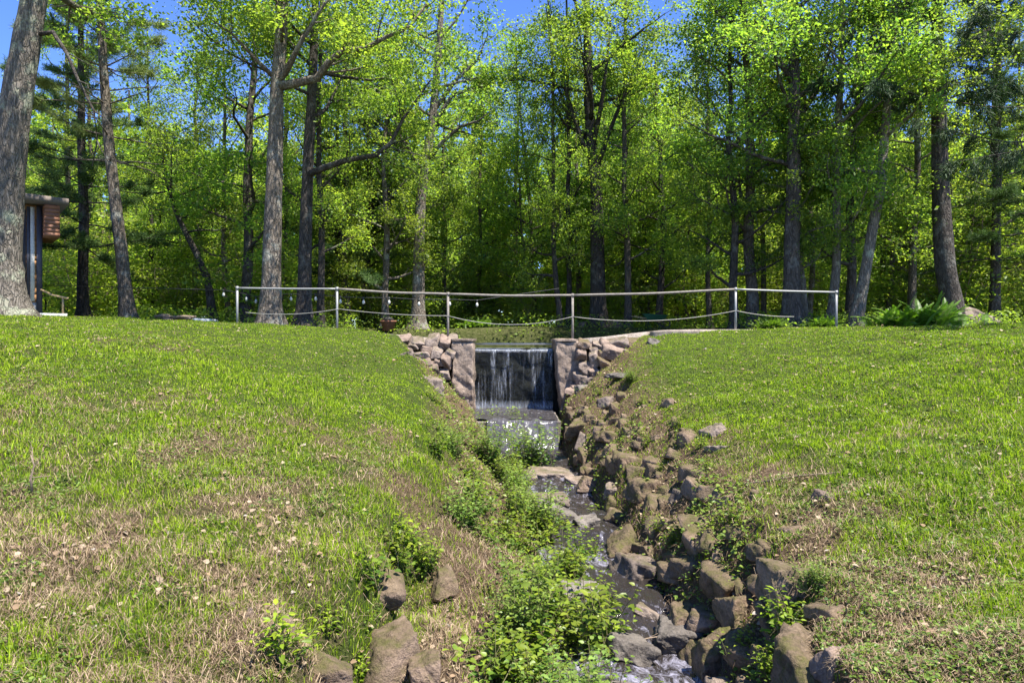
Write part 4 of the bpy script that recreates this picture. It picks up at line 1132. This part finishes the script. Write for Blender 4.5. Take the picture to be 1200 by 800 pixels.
gm = Geo()
gm.raw([[-7.6, -.7, 3.35], [.62, -.7, 3.27], [.62, 6.7, 3.27], [-7.6, 6.7, 3.35], [-7.6, -.7, 3.62], [.62, -.7, 3.44], [.62, 6.7, 3.44], [-7.6, 6.7, 3.62]], None,
       [[3, 2, 1, 0], [4, 5, 6, 7], [0, 1, 5, 4], [1, 2, 6, 5], [2, 3, 7, 6], [3, 0, 4, 7]])
rf = add('roof', gm.mesh('roof'), M_ROOF, cab)
gm = Geo()
for k in range(8): gm.box((.05, -.55, 2.32 + k * .115), (.42 , 1.2, 2.32 + k * .115 + .107))
add('eave_planks', gm.mesh('eave_planks'), M_WOODR, rf)
cpart('step', [((-.1, -.95, -.12), (.55, -.10, .06))], M_WHITE)
gm = Geo(); gm.tube([[.5, -.5, .06], [.5, -.5, .55]], .03, 6); gm.tube([[.0, -.1, .78], [.25, -.3, .62], [.62, -.62, .52]], .032, 6)
add('handrail', gm.mesh('handrail'), M_TAN, cab)

# ------------------------------------------------------------------ small things at the wood edge
p = base_at(455, 29.2); pl = thing('planter', p, 'low clay planter at the foot of the thin grey trunk behind the dam', 'planter')
gm = Geo(); gm.tube([[0, 0, 0], [0, 0, .35], [0, 0, .38], [0, 0, .44]], [.24, .30, .36, .36], 14); add('pot', gm.mesh('pot'), M_CLAY, pl)
gm = Geo(); gm.tube([[0, 0, .44], [0, 0, .6]], [.30, .12], 10); add('soil_mound', gm.mesh('soil_mound'), M_DARKBOX, pl)
p = base_at(767, 29.6); wb = thing('wheelbarrow', p, 'small green garden barrow parked between dark trunks', 'wheelbarrow')
gm = Geo(); gm.raw([[-.35, -.28, .3], [.3, -.25, .3], [.3, .25, .3], [-.35, .28, .3], [-.5, -.38, .62], [.52, -.34, .55], [.52, .34, .55], [-.5, .38, .62]], None,
                   [[3, 2, 1, 0], [0, 1, 5, 4], [1, 2, 6, 5], [2, 3, 7, 6], [3, 0, 4, 7]]); add('tray', gm.mesh('tray'), M_GREENP, wb)
gm = Geo(); a = np.linspace(0, 2 * np.pi, 17); gm.tube(np.stack([.5 + .18 * np.cos(a), 0 * a, .19 + .18 * np.sin(a)], -1), .04, 8); add('wheel', gm.mesh('wheel'), M_BLACK, wb)
for s in (-1, 1):
    gm = Geo(); gm.tube([[.5, s * .05, .19], [0, s * .22, .32], [-.95, s * .3, .52]], .02, 6); add('handle', gm.mesh('handle'), M_TAN, wb)
    gm = Geo(); gm.tube([[-.3, s * .22, .32], [-.35, s * .24, .0]], .018, 6); add('leg', gm.mesh('leg'), M_BLACK, wb)
p = base_at(849, 21.2); bxo = thing('crate', p, 'low dark wooden crate beside the fifth railing post', 'crate')
for k in range(3):
    gm = Geo(); gm.box((-.20, -.15, .02 + k * .09), (.20, .15, .02 + k * .09 + .08)); add('board', gm.mesh('board'), M_DARKBOX, bxo)
gm = Geo(); gm.box((-.21, -.16, .285), (.21, .16, .31)); add('lid', gm.mesh('lid'), M_DARKBOX, bxo)
p = base_at(238, 21.5); p[2] += .02
tag(add('tarp', rock_mesh('tarp', (.55, .5, .26), 77, .3), M_TARP, None, p), 'crumpled grey tarp heap at the back edge of the left lawn', 'tarp')
bp_ = thing('brush_pile', base_at(208, 22), 'low pile of cut sticks and logs behind the left lawn', 'brush pile')
r = np.random.default_rng(9)
for k in range(14):
    a = r.normal(0, .35); l = r.uniform(.4, .9); x, y, z = r.normal(0, .35), r.normal(0, .25), abs(r.normal(.1, .07))
    gm = Geo(); gm.tube([[x - l * math.cos(a) / 2, y - l * math.sin(a) / 2, z], [x, y, z + .04], [x + l * math.cos(a) / 2, y + l * math.sin(a) / 2, z + .02]], r.uniform(.03, .07), 7)
    add('log', gm.mesh('log', True), M_TWIG, bp_)
OUT = [(1140, 371, 24.6, (2.0, 1.2, .75), 'M_STONEC', 'broad pale rock outcrop at the foot of the big spruce'), (1108, 378, 22.9, (.85, .7, .42), 'M_STONE', 'brown rock between the fern clump and the pale outcrop'),
       (1122, 368, 24.2, (1.0, .8, .7), 'M_STONE', 'brown mound of rock and roots under the spruce trunk'), (688, 384, 31, (.8, .6, .45), 'M_STONEP', 'pale rock between dark trunks right of the fourth post'),
       (722, 384, 31, (.7, .6, .45), 'M_STONEP', 'pale rock right of the fan-shaped tree foot'), (364, 386, 21.6, (.5, .5, .3), 'M_STONEM', 'low mossy rock at the foot of the dark oak')]
for k, (px, py, yy, sz, mt, lb) in enumerate(OUT):
    b = base_at(px, yy); b[2] += sz[2] * .12
    put_stone('rock', b, sz, 950 + k, globals()[mt], lb, None, hi=True, blocky=.3)

# ------------------------------------------------------------------ leafy plants
def leaf5(P, d, nrm, s, wid):
    """pointed, folded leaves with their base at P, along d"""
    w = np.cross(nrm, d); s = s[:, None]
    c = P + d * s * .5 - nrm * s * .05
    t = P + d * s - nrm * s * .18
    l1 = P + d * s * .28 + w * s * wid * .5 + nrm * s * .06; l2 = P + d * s * .62 + w * s * wid * .38 + nrm * s * .02
    r1 = P + d * s * .28 - w * s * wid * .5 + nrm * s * .06; r2 = P + d * s * .62 - w * s * wid * .38 + nrm * s * .02
    V = np.stack([P, c, t, l1, l2, r1, r2], 1)
    base = np.arange(len(P))[:, None, None] * 7
    Fc = base + np.array([[0, 1, 3], [1, 4, 3], [1, 2, 4], [0, 5, 1], [1, 5, 6], [1, 6, 2]])[None]
    return V.reshape(-1, 3), Fc.reshape(-1, 3)


def weed(seed, H, R, stems, per_m, leaf, wid, colr, tip=(.24, .30, .03)):
    r = np.random.default_rng(seed); G = Geo(); PP, DD, NN, SS, TT = [], [], [], [], []
    for q in range(stems):
        a = r.uniform(0, 6.28); sp_ = r.uniform(.15, 1) * R / H
        P = curve([r.normal(0, R * .25), r.normal(0, R * .25), -.05], [math.cos(a) * sp_, math.sin(a) * sp_, 1], H * r.uniform(.5, 1.1), 7, r, .10, -.02)
        G.tube(P, np.linspace(.006, .0025, len(P)), 4, False)
        L = np.linalg.norm(np.diff(P, axis=0), axis=1).sum(); n = int(per_m * L)
        for w in range(n):
            t = (w + .6) / n; t = .12 + .88 * t; p, d = interp_path(P, min(t, .999)); d = d / np.linalg.norm(d)
            for sg in (0, math.pi):
                an = w * 1.57 + sg + r.normal(0, .4); h = np.array([math.cos(an), math.sin(an), r.normal(.15, .25)])
                stalk = leaf * r.uniform(.2, .7); hh = h / np.linalg.norm(h)
                PP.append(p + hh * stalk); DD.append(hh); NN.append(np.array([0, 0, 1.]) + r.normal(0, .3, 3)); SS.append(leaf * r.uniform(.55, 1.15) * (1.1 - .35 * t)); TT.append(t)
                if r.random() < .5: G.tube(np.array([p, p + hh * stalk]), .0018, 3, False)
    PP, DD, NN, SS, TT = map(np.array, (PP, DD, NN, SS, TT))
    NN -= DD * (NN * DD).sum(1)[:, None]; NN /= np.linalg.norm(NN, axis=1)[:, None]
    V, Fc = leaf5(PP, DD, NN, SS, wid)
    mix = (np.clip(TT * .8 + r.normal(0, .25, len(TT)), 0, 1))[:, None]
    c = (np.array(colr) * (1 - mix) + np.array(tip) * mix) * r.uniform(.75, 1.25, (len(TT), 1))
    return G.mesh('stem', True), mk_mesh('foliage', V, Fc, None, cols=np.repeat(c, 7, 0))


WK = [weed(510, .62, .42, 13, 15, .10, .66, (.06, .12, .016)), weed(511, .85, .55, 15, 14, .115, .62, (.06, .125, .016)), weed(512, .40, .36, 12, 18, .085, .72, (.05, .115, .02)),
      weed(513, .5, .3, 12, 20, .10, .5, (.075, .15, .012), (.30, .38, .03)), weed(514, .9, .5, 34, 22, .085, .66, (.07, .14, .025), (.22, .31, .06))]
for a, b_ in WK: a.materials.append(M_STEM); b_.materials.append(M_WEED)
rp = np.random.default_rng(61)
WEEDS = []   # (px, py-of-base, kind, scale) on a surface: found by marching along the ray
def on_ground(px, py):
    for yy in np.arange(3.2, 19.2, .04):
        p = at(px, py, yy)
        if p[2] <= gh(p[0], p[1]): return p
    return None
HERO_P = [(588, 524, 4, 1.3, 'rounded pale green bush at the foot of the cascade'), (622, 550, 4, 1.35, 'low pale green bush beside the sunlit slab'), (572, 545, 4, 1.0, 'bushy weed on the left bank above the slabs'),
          (690, 770, 1, 1.15, 'tall leafy clump standing in front of the rapids'), (650, 730, 1, 1.05, 'dense leafy clump left of the rapids'), (620, 770, 1, 1.0, 'leafy clump in the middle of the bottom edge'), (725, 760, 3, .9, 'bright leafy sprig at the right of the tall clump'),
          (668, 668, 1, .85, 'leafy weed leaning over the narrow stream above the violet rapids'), (648, 700, 0, 1.05, 'leafy clump between the dirt slope and the rapids'), (705, 725, 0, .9, 'leafy weed at the water edge behind the tall clump'),
          (655, 630, 0, .8, 'leafy weed growing from the stream edge below the slabs'), (690, 655, 2, .9, 'low weed in front of the dark rounded rock'), (636, 612, 0, .7, 'small leafy weed beside the thin wet slab'), (585, 560, 0, .9, 'leafy weed left of the long narrow slab'), (612, 650, 1, .8, 'tall thin weed at the top of the bare dirt slope'),
          (592, 812, 0, 1.1, 'leafy weed right of the large grey boulder at the bottom'), (555, 800, 2, 1.1, 'low weed beside the small pale stone'),
          (330, 775, 3, .75, 'bright broad-leaved sprig on the left rim at the bottom'), (388, 740, 3, .5, 'bright sprig hanging over the left rim'), (425, 795, 3, .5, 'small sprig in the hollow beside the large grey boulder'),
          (928, 745, 3, .85, 'bright green jewel-leaved plant tucked below the overhanging stone'), (905, 790, 3, .5, 'small bright sprig at the bottom of the right bank'),
          (790, 640, 0, .6, 'leafy weed above the large angular block'), (668, 690, 0, 1.0, 'leafy clump overhanging the violet rapids'), (640, 640, 0, 1.0, 'leafy clump on the left of the narrow stream'), (700, 610, 2, .8, 'small weed at the waterside below the square grey stone'),
          (560, 600, 0, 1.0, 'leafy weed on the left bank below the bushy weed'), (600, 610, 0, 1.0, 'leafy weed beside the stream left of the thin wet slab'), (610, 580, 1, .8, 'taller weed by the long narrow slab'),
          (480, 640, 3, .9, 'bright leafy weed hanging from the left turf edge'), (500, 670, 0, .8, 'leafy weed above the dark half buried stone'), (462, 660, 0, .8, 'leafy weed at the left turf edge'), (435, 680, 2, .9, 'low leafy patch of weed under the left turf edge'),
          (830, 640, 0, .55, 'weed among the stones midway up the right bank'), (860, 610, 2, .7, 'low weed near the top of the right bank'), (870, 770, 0, .55, 'spindly weed beside the moss covered stone'), (775, 620, 2, .6, 'weed behind the large angular block')]
for px, py, kd, sc, lb in HERO_P:
    p = on_ground(px, min(py, 830))
    if p is None: continue
    t = thing('leafy_weed', p, lb, 'weed', 'leafy weeds along the stream'); a, b_ = WK[kd]
    add('stem', a, None, t); add('foliage', b_, None, t); t.scale = (sc,) * 3; t.rotation_euler = (0, 0, rp.uniform(0, 6.28))
# scattered weeds of both banks, counted from the dam
lst = []
for q in range(60):
    y = rp.uniform(4.8, 17.2)
    if rp.random() < .72: x = XL(y) + (XSL(y) + .25 - XL(y)) * rp.uniform(.15 if y > 8.4 else .6, 1.0); side = 'left'
    else: x = XSR(y) + (XR(y) - XSR(y)) * rp.uniform(.45, 1.05); side = 'right'
    lst.append((y, float(x), side))
lst.sort(reverse=True); cn = {'left': 0, 'right': 0}
for y, x, side in lst:
    kd = int(rp.choice([0, 2, 2, 4, 0])); sc = rp.uniform(.55, .95) if side == 'left' else rp.uniform(.3, .48)
    g = gh(x, y); g = max(g, float(ZS(y)) - .02 if x > XSL(y) else g)
    t = thing('leafy_weed', (x, y, g), f'common green weed on the {side} bank slope, {ORD[min(cn[side], 39)]} of the scattered ones from the dam', 'weed', f'scattered weeds on the {side} bank')
    cn[side] += 1
    a, b_ = WK[kd]; add('stem', a, None, t); add('foliage', b_, None, t); t.scale = (sc,) * 3; t.rotation_euler = (0, 0, rp.uniform(0, 6.28))

# fern clump on the right
def fern(seed, n, L):
    r = np.random.default_rng(seed); G = Geo(); Vs, Cs = [], []
    for q in range(n):
        a = r.uniform(0, 6.28); e = r.uniform(.7, 1.35)
        P = curve([r.normal(0, .45), r.normal(0, .3), 0], [math.cos(a) * math.cos(e), math.sin(a) * math.cos(e), math.sin(e)], L * r.uniform(.6, 1.1), 9, r, .04, -.13)
        G.tube(P, np.linspace(.007, .002, len(P)), 3, False)
        m = 34
        for w in range(m):
            t = .12 + .88 * w / m; p, d = interp_path(P, t); d = d / np.linalg.norm(d)
            s = np.cross(d, [0, 0, 1]); s /= np.linalg.norm(s) + 1e-9
            ln = .10 * math.sin(math.pi * (.15 + .83 * t)) + .02
            for sg in (1, -1):
                e1 = p + (s * sg * .95 + d * .35) * ln + np.array([0, 0, -.02]); wv = d * .011
                Vs.append([p - wv, p + wv, (p + e1) / 2 + wv * 1.2, e1]); Cs.append(np.array([.14, .26, .03]) * r.uniform(.7, 1.3))
    V = np.array(Vs).reshape(-1, 3)
    return G.mesh('stem', True), mk_mesh('frond', V, None, quadF(V), cols=np.repeat(np.array(Cs), 4, 0))
fa, fb = fern(71, 170, 1.05); fa.materials.append(M_STEM); fb.materials.append(M_WEED)
for k, (px, yy, sc, lb) in enumerate([(1078, 21.2, 1.15, 'large bright fern clump in front of the big spruce'), (1056, 21.6, .8, 'smaller fern at the left of the large fern clump'), (1100, 22.6, .7, 'fern at the right of the large fern clump beside the brown rock'),
                                      (378, 21.2, .45, 'little fern at the foot of the dark oak'), (968, 22, .45, 'small fern beside the last railing post'), (905, 22, .4, 'small fern behind the right railing span'), (560, 30.2, .6, 'fern beyond the pond behind the waterfall')]):
    t = thing('fern', base_at(px, yy), lb, 'fern', 'ferns at the wood edge'); add('stem', fa, None, t); add('frond', fb, None, t); t.scale = (sc,) * 3; t.rotation_euler = (0, 0, k * 1.1)

# dead sticks
for k, (pts, lb) in enumerate([([(38, 580), (36, 560), (40, 545), (36, 533)], 'dry upright stick in the grass at the left edge'), ([(868, 570), (900, 566), (935, 560), (985, 556)], 'thin dead branch lying across the right lawn'),
                               ([(690, 775), (720, 762), (745, 750), (790, 742)], 'dead twig reaching across the rapids'), ([(600, 745), (615, 715), (622, 700)], 'thin stick in the dirt slope of the left bank')]):
    b = on_ground(*pts[0]); 
    if b is None: continue
    P = []
    for x, y in pts:
        g = on_ground(x, y); P.append((at(x, y, b[1]) if k in (0, 2, 3) else g + np.array([0, 0, .03])) - b)
    gm = Geo(); gm.tube(np.array(P), np.linspace(.014, .005, len(P)), 6)
    r = np.random.default_rng(k)
    for w in range(5):
        p, d = interp_path(np.array(P), r.uniform(.3, .95)); gm.tube(curve(p, d / np.linalg.norm(d) + r.normal(0, .6, 3), .16, 4, r, .2), np.linspace(.005, .002, 5), 4)
    o = add('stick', gm.mesh('stick', True), M_TWIG, None, b); tag(o, lb, 'stick')

# ------------------------------------------------------------------ grass, straw, ground cover (uncountable)
def sample_xy(n, r, y0, y1, pw=1.0):
    # area-uniform in image-ish sense: density falls with distance
    u = r.random(n); Y = (y0 ** (1 - pw) + u * (y1 ** (1 - pw) - y0 ** (1 - pw))) ** (1 / (1 - pw)) if pw != 1 else y0 * (y1 / y0) ** u
    X = r.uniform(-1, 1, n) * (.80 * Y + 1.3)
    return X, Y


def slope_mask(X, Y):
    yc = np.clip(Y, -60, 19.3)
    left = X < XL(yc) + .55; right = X > XR(yc) - .15
    mid = ~(left | right)
    dam_ = (np.abs(X) < 3.4) & (Y > 18.9)
    return left, right, mid, dam_


def blades(n, r, y0, y1, pw, hlo, hhi, wid, keepf, colf, flat=0., bend=.5):
    X, Y = sample_xy(n, r, y0, y1, pw)
    k = keepf(X, Y); X, Y = X[k], Y[k]; n = len(X)
    Z = ground_h(X, Y) - .006
    L = r.uniform(hlo, hhi, n) * (.75 + .5 * patch(X, Y)) * (1 - .25 * sstep(10, 16, Y)); a = r.uniform(0, 2 * np.pi, n)
    tilt = np.abs(r.normal(0, bend, n)) + flat
    d0 = np.stack([np.cos(a) * np.sin(tilt * .5), np.sin(a) * np.sin(tilt * .5), np.cos(tilt * .5)], -1)
    d1 = np.stack([np.cos(a) * np.sin(tilt * 1.4), np.sin(a) * np.sin(tilt * 1.4), np.cos(tilt * 1.4)], -1)
    b = a + np.pi / 2 + r.normal(0, .5, n)
    w = np.stack([np.cos(b), np.sin(b), np.zeros(n)], -1) * (wid * r.uniform(.6, 1.3, n) * (.6 + Y / 12))[:, None]
    P = np.stack([X, Y, Z], -1)
    m = P + d0 * (L * .55)[:, None]; t = m + d1 * (L * .5)[:, None]
    if flat > .8:
        m[:, 2] = np.maximum(m[:, 2], Z + .008); t[:, 2] = np.maximum(t[:, 2], Z + .012)
    V = np.stack([P - w, P + w, m + w * .8, m - w * .8, t], 1).reshape(-1, 3)
    base = np.arange(n)[:, None] * 5
    F4 = base + np.array([0, 1, 2, 3]); F3 = base + np.array([3, 2, 4])
    c = colf(X, Y, n)
    return V, F3, F4, np.repeat(c, 5, 0)


rg = np.random.default_rng(81)
def keep_green(X, Y):
    l, rr, m, d = slope_mask(X, Y); p = patch(X, Y)
    pr = np.where(l | rr, .24 + .95 * p, np.where(X > 1.5, .55 * p, .25 * p))
    # tussocks
    tu = sstep(8, 14, Y); pr *= (.30 + .45 * tu) + (1.2 - .5 * tu) * sstep(-.28, .30, fbm(X * 3.1, Y * 3.1, 95, 2) + .5 * vn(X * 11, Y * 11, 99))
    return (rg.random(len(X)) < pr) & ~d & (Y < 20.6)
def col_green(X, Y, n):
    p = patch(X, Y)[:, None]; v = rg.random((n, 1)); q = (.5 + .8 * fbm(X * .9, Y * .9, 97, 3) + .9 * fbm(X * 5, Y * 5, 98, 3))[:, None]
    a = np.array([.145, .225, .015]); b = np.array([.35, .46, .03]); dk = np.array([.05, .10, .02])
    mixv = np.clip(.55 * v + .5 * q, 0, 1)
    c = a * (1 - mixv) + b * mixv
    c = np.where(rg.random((n, 1)) < .2, dk, c)
    dry = rg.random((n, 1)) < (.17 - .16 * p)
    return np.where(dry, np.array([.24, .185, .09]) * rg.uniform(.6, 1.2, (n, 1)), c * rg.uniform(.8, 1.2, (n, 1)))
def grass_obj(name, sets, label, cat, mat):
    V, f3, f4, c, o = [], [], [], [], 0
    for (v, a, b, cc) in sets:
        V.append(v); f3.append(a + o); f4.append(b + o); c.append(cc); o += len(v)
    me = mk_mesh(name, np.vstack(V), np.vstack(f3), np.vstack(f4), cols=np.vstack(c))
    return tag(add(name, me, mat), label, cat, kind='stuff')
GR = [blades(380000, rg, 3.1, 9.5, 1.3, .03, .072, .0027, keep_green, col_green, .1, .75),
      blades(480000, rg, 9.0, 20.6, 1.2, .024, .052, .0035, keep_green, col_green, .1, .75)]
def keep_tuft(X, Y):
    l, rr, m, d = slope_mask(X, Y)
    t = fbm(X * 1.3, Y * 1.3, 101, 3) > .06
    rim = (np.abs(X - XL(np.clip(Y, -60, 19)) - .1) < .35) & (fbm(X * 2, Y * 2, 103, 2) > -.1)
    return ((l | rr) & t & (patch(X, Y) > .35) | rim | (m & (X < XSL(np.clip(Y, -60, 19)) + .1) & (fbm(X * 2, Y * 2, 107, 2) > .08) & (rg.random(len(X)) < .5))) & ~d & (rg.random(len(X)) < .8) & (Y < 19)
GR.append(blades(150000, rg, 3.1, 13, 1.2, .06, .15, .0036, keep_tuft, col_green, .1, .8))
grass_obj('grass', GR, 'short green grass covering both lawns and slopes', 'grass', M_GRASS)
def keep_straw(X, Y):
    l, rr, m, d = slope_mask(X, Y); p = patch(X, Y); yc = np.clip(Y, -60, 19)
    wet = (X > XSL(yc) - .1) & (X < XSR(yc) + .05)
    pr = np.where(m, .8, 1.1 - .95 * p)
    return (rg.random(len(X)) < pr) & ~wet & ~d & (Y < 19.2)
def col_straw(X, Y, n):
    v = rg.random((n, 1)) ** 1.3; return (np.array([.13, .085, .05]) * (1 - v) + np.array([.42, .32, .21]) * v) * rg.uniform(.7, 1.15, (n, 1))
grass_obj('straw', [blades(170000, rg, 3.1, 10, 1.3, .06, .20, .0024, keep_straw, col_straw, 1.1, .4), blades(110000, rg, 10, 19.2, 1.2, .05, .13, .0026, keep_straw, col_straw, 1.1, .35)],
          'dry tan straw and thatch lying in the grass', 'straw', M_STRAW)


def cover(n, r, keepf, s0, s1, colf, hmax, y0=3.1, y1=19, pw=1.2, nup=1.0):
    X, Y = sample_xy(n, r, y0, y1, pw); k = keepf(X, Y); X, Y = X[k], Y[k]; n = len(X)
    hh = r.random(n) ** 1.6 * hmax
    P = np.stack([X, Y, ground_h(X, Y) + .012 + hh], -1)
    a = r.uniform(0, 6.28, n); d = np.stack([np.cos(a), np.sin(a), r.normal(.1, .25, n)], -1); d /= np.linalg.norm(d, axis=1)[:, None]
    N_ = r.normal(0, .4, (n, 3)); N_[:, 2] += nup; N_ -= d * (N_ * d).sum(1)[:, None]; N_ /= np.linalg.norm(N_, axis=1)[:, None]
    s = r.uniform(s0, s1, n) * (.85 + Y / 40)
    V, Fc = leaf5(P, d, N_, s, .75)
    return V, Fc, np.repeat(colf(X, Y, n), 7, 0)


def keep_clover(X, Y):
    l, rr, m, d = slope_mask(X, Y)
    t = fbm(X * 1.1, Y * 1.1, 111, 3) + .35 * fbm(X * 4, Y * 4, 113, 2)
    return np.where(rr, t > -.16, l & (t > .05)) & ~d & (rg.random(len(X)) < .8)
def col_clover(X, Y, n):
    v = rg.random((n, 1)); return (np.array([.07, .14, .022]) * (1 - v) + np.array([.25, .34, .06]) * v) * rg.uniform(.8, 1.25, (n, 1))
def keep_bank(X, Y):
    yc = np.clip(Y, -60, 19); l, rr, m, d = slope_mask(X, Y)
    wet = (X > XSL(yc) + .05) & (X < XSR(yc) + .02)
    t = fbm(X * 1.4, Y * 1.4, 121, 3) + .3 * fbm(X * 5, Y * 5, 123, 2)
    lf = X < XSL(yc) + .1
    bare = lf & (Y < 8.6) & (X < XM(yc) + .35) & (fbm(X * 1.2, Y * 1.2, 125, 2) > -.28)
    return m & ~bare & ~wet & ~d & np.where(lf, t > (-.02 - .10 * sstep(9, 14, Y)), t > .07) & (Y < 18.5)
def obj_cover(name, parts, label, cat, mat):
    V, f, c, o = [], [], [], 0
    for v, a, cc in parts: V.append(v); f.append(a + o); c.append(cc); o += len(v)
    tag(add(name, mk_mesh(name, np.vstack(V), np.vstack(f), None, cols=np.vstack(c)), mat), label, cat, kind='stuff')
obj_cover('clover', [cover(230000, rg, keep_clover, .014, .036, col_clover, .055)], 'low clover leaves mixed through the lawn', 'clover', M_WEED)
obj_cover('ground_cover', [cover(170000, rg, keep_bank, .025, .065, col_clover, .22, pw=1.0)], 'low leafy ground cover on the stream banks', 'ground cover', M_WEED)
def keep_lit(X, Y):
    l, rr, m, d = slope_mask(X, Y); yc = np.clip(Y, -60, 19)
    wet = (X > XSL(yc) - .05) & (X < XSR(yc) + .05)
    t = fbm(X * .9, Y * .9, 131, 3)
    return ~wet & ~d & (t > np.where(rr, -.05, .02)) & (rg.random(len(X)) < np.where(m, .9, .35))
def col_lit(X, Y, n):
    v = rg.random((n, 1)); return np.where(v < .03, np.array([.34, .30, .25]), np.where(v < .55, np.array([.26, .18, .11]), np.array([.36, .28, .19]))) * rg.uniform(.7, 1.1, (n, 1))
obj_cover('leaf_litter', [cover(42000, rg, keep_lit, .02, .065, col_lit, .03)], 'dry fallen leaves and bark flakes scattered on the lawn and banks', 'leaf litter', M_STRAW)
# low undergrowth on the wood floor
def wood_cover(n):
    r = np.random.default_rng(91); Y = r.uniform(20.9, 44, n); X = r.uniform(-1, 1, n) * (.8 * Y + 2)
    g = ground_h(X, Y); t = fbm(X * .6, Y * .6, 141, 3); k = (g > -.12) & (t > -.12) & ~((X < -13.2) & (Y < 27)) & ~((Y < 22.2) & (r.random(n) < .75)); X, Y, g = X[k], Y[k], g[k]; n = len(X)
    P = np.stack([X, Y, g + .03 + r.random(n) ** 1.5 * .55 * sstep(20, 25, Y)], -1)
    V = leaf_quads(P, r.uniform(.06, .16, n), r, 1.2)
    v = r.random((n, 1)); c = (GREEN_A * (1 - v * .7) + GREEN_B * .7 * v) * r.uniform(.7, 1.2, (n, 1))
    return V.reshape(-1, 3), np.repeat(c, 4, 0)
V, C = wood_cover(90000)
tag(add('undergrowth', mk_mesh('undergrowth', V, None, quadF(V), cols=C), M_LEAF), 'low green plants carpeting the wood floor', 'undergrowth', kind='stuff')

# ------------------------------------------------------------------ light, sky, camera
to_sun = Vector((.33, -.25, .91)).normalized()
el = math.asin(to_sun.z); az = math.atan2(to_sun.x, to_sun.y)
w = bpy.data.worlds.new('World'); SC.world = w; w.use_nodes = True
nt = w.node_tree; bg = nt.nodes['Background']
sky = nt.nodes.new('ShaderNodeTexSky'); sky.sky_type = 'NISHITA'; sky.sun_disc = False
sky.sun_elevation = el; sky.sun_rotation = az; sky.altitude = 2200; sky.air_density = 1.0; sky.dust_density = .1; sky.ozone_density = 3.0
hs_ = nt.nodes.new('ShaderNodeHueSaturation'); hs_.inputs['Saturation'].default_value = 1.2; hs_.inputs['Hue'].default_value = .515; nt.links.new(sky.outputs[0], hs_.inputs['Color']); nt.links.new(hs_.outputs[0], bg.inputs[0]); bg.inputs[1].default_value = .125
sl_ = bpy.data.lights.new('sun', 'SUN'); sl_.energy = 5.0; sl_.angle = math.radians(.5); sl_.color = (1, .95, .86)
so = bpy.data.objects.new('sun', sl_); COL.objects.link(so); so.rotation_euler = (-to_sun).to_track_quat('-Z', 'Y').to_euler(); so.location = to_sun * 60
cam = bpy.data.cameras.new('camera'); cam.lens = 24; cam.sensor_width = 36; cam.sensor_fit = 'HORIZONTAL'; cam.clip_end = 2000; cam.clip_start = .1
co = bpy.data.objects.new('camera', cam); COL.objects.link(co); co.location = (0, 0, 0); co.rotation_euler = (math.pi / 2, 0, 0)
SC.camera = co
SC.view_settings.view_transform = 'Standard'; SC.view_settings.look = 'None'; SC.view_settings.gamma = 1; SC.view_settings.use_curve_mapping = False
SC.view_settings.exposure = 1.46
SC.render.engine = 'CYCLES'
cy = SC.cycles
cy.max_bounces = 10; cy.diffuse_bounces = 8; cy.glossy_bounces = 3; cy.transmission_bounces = 8; cy.transparent_max_bounces = 8
cy.caustics_reflective = False; cy.caustics_refractive = False; cy.sample_clamp_indirect = 8
cy.use_denoising = True
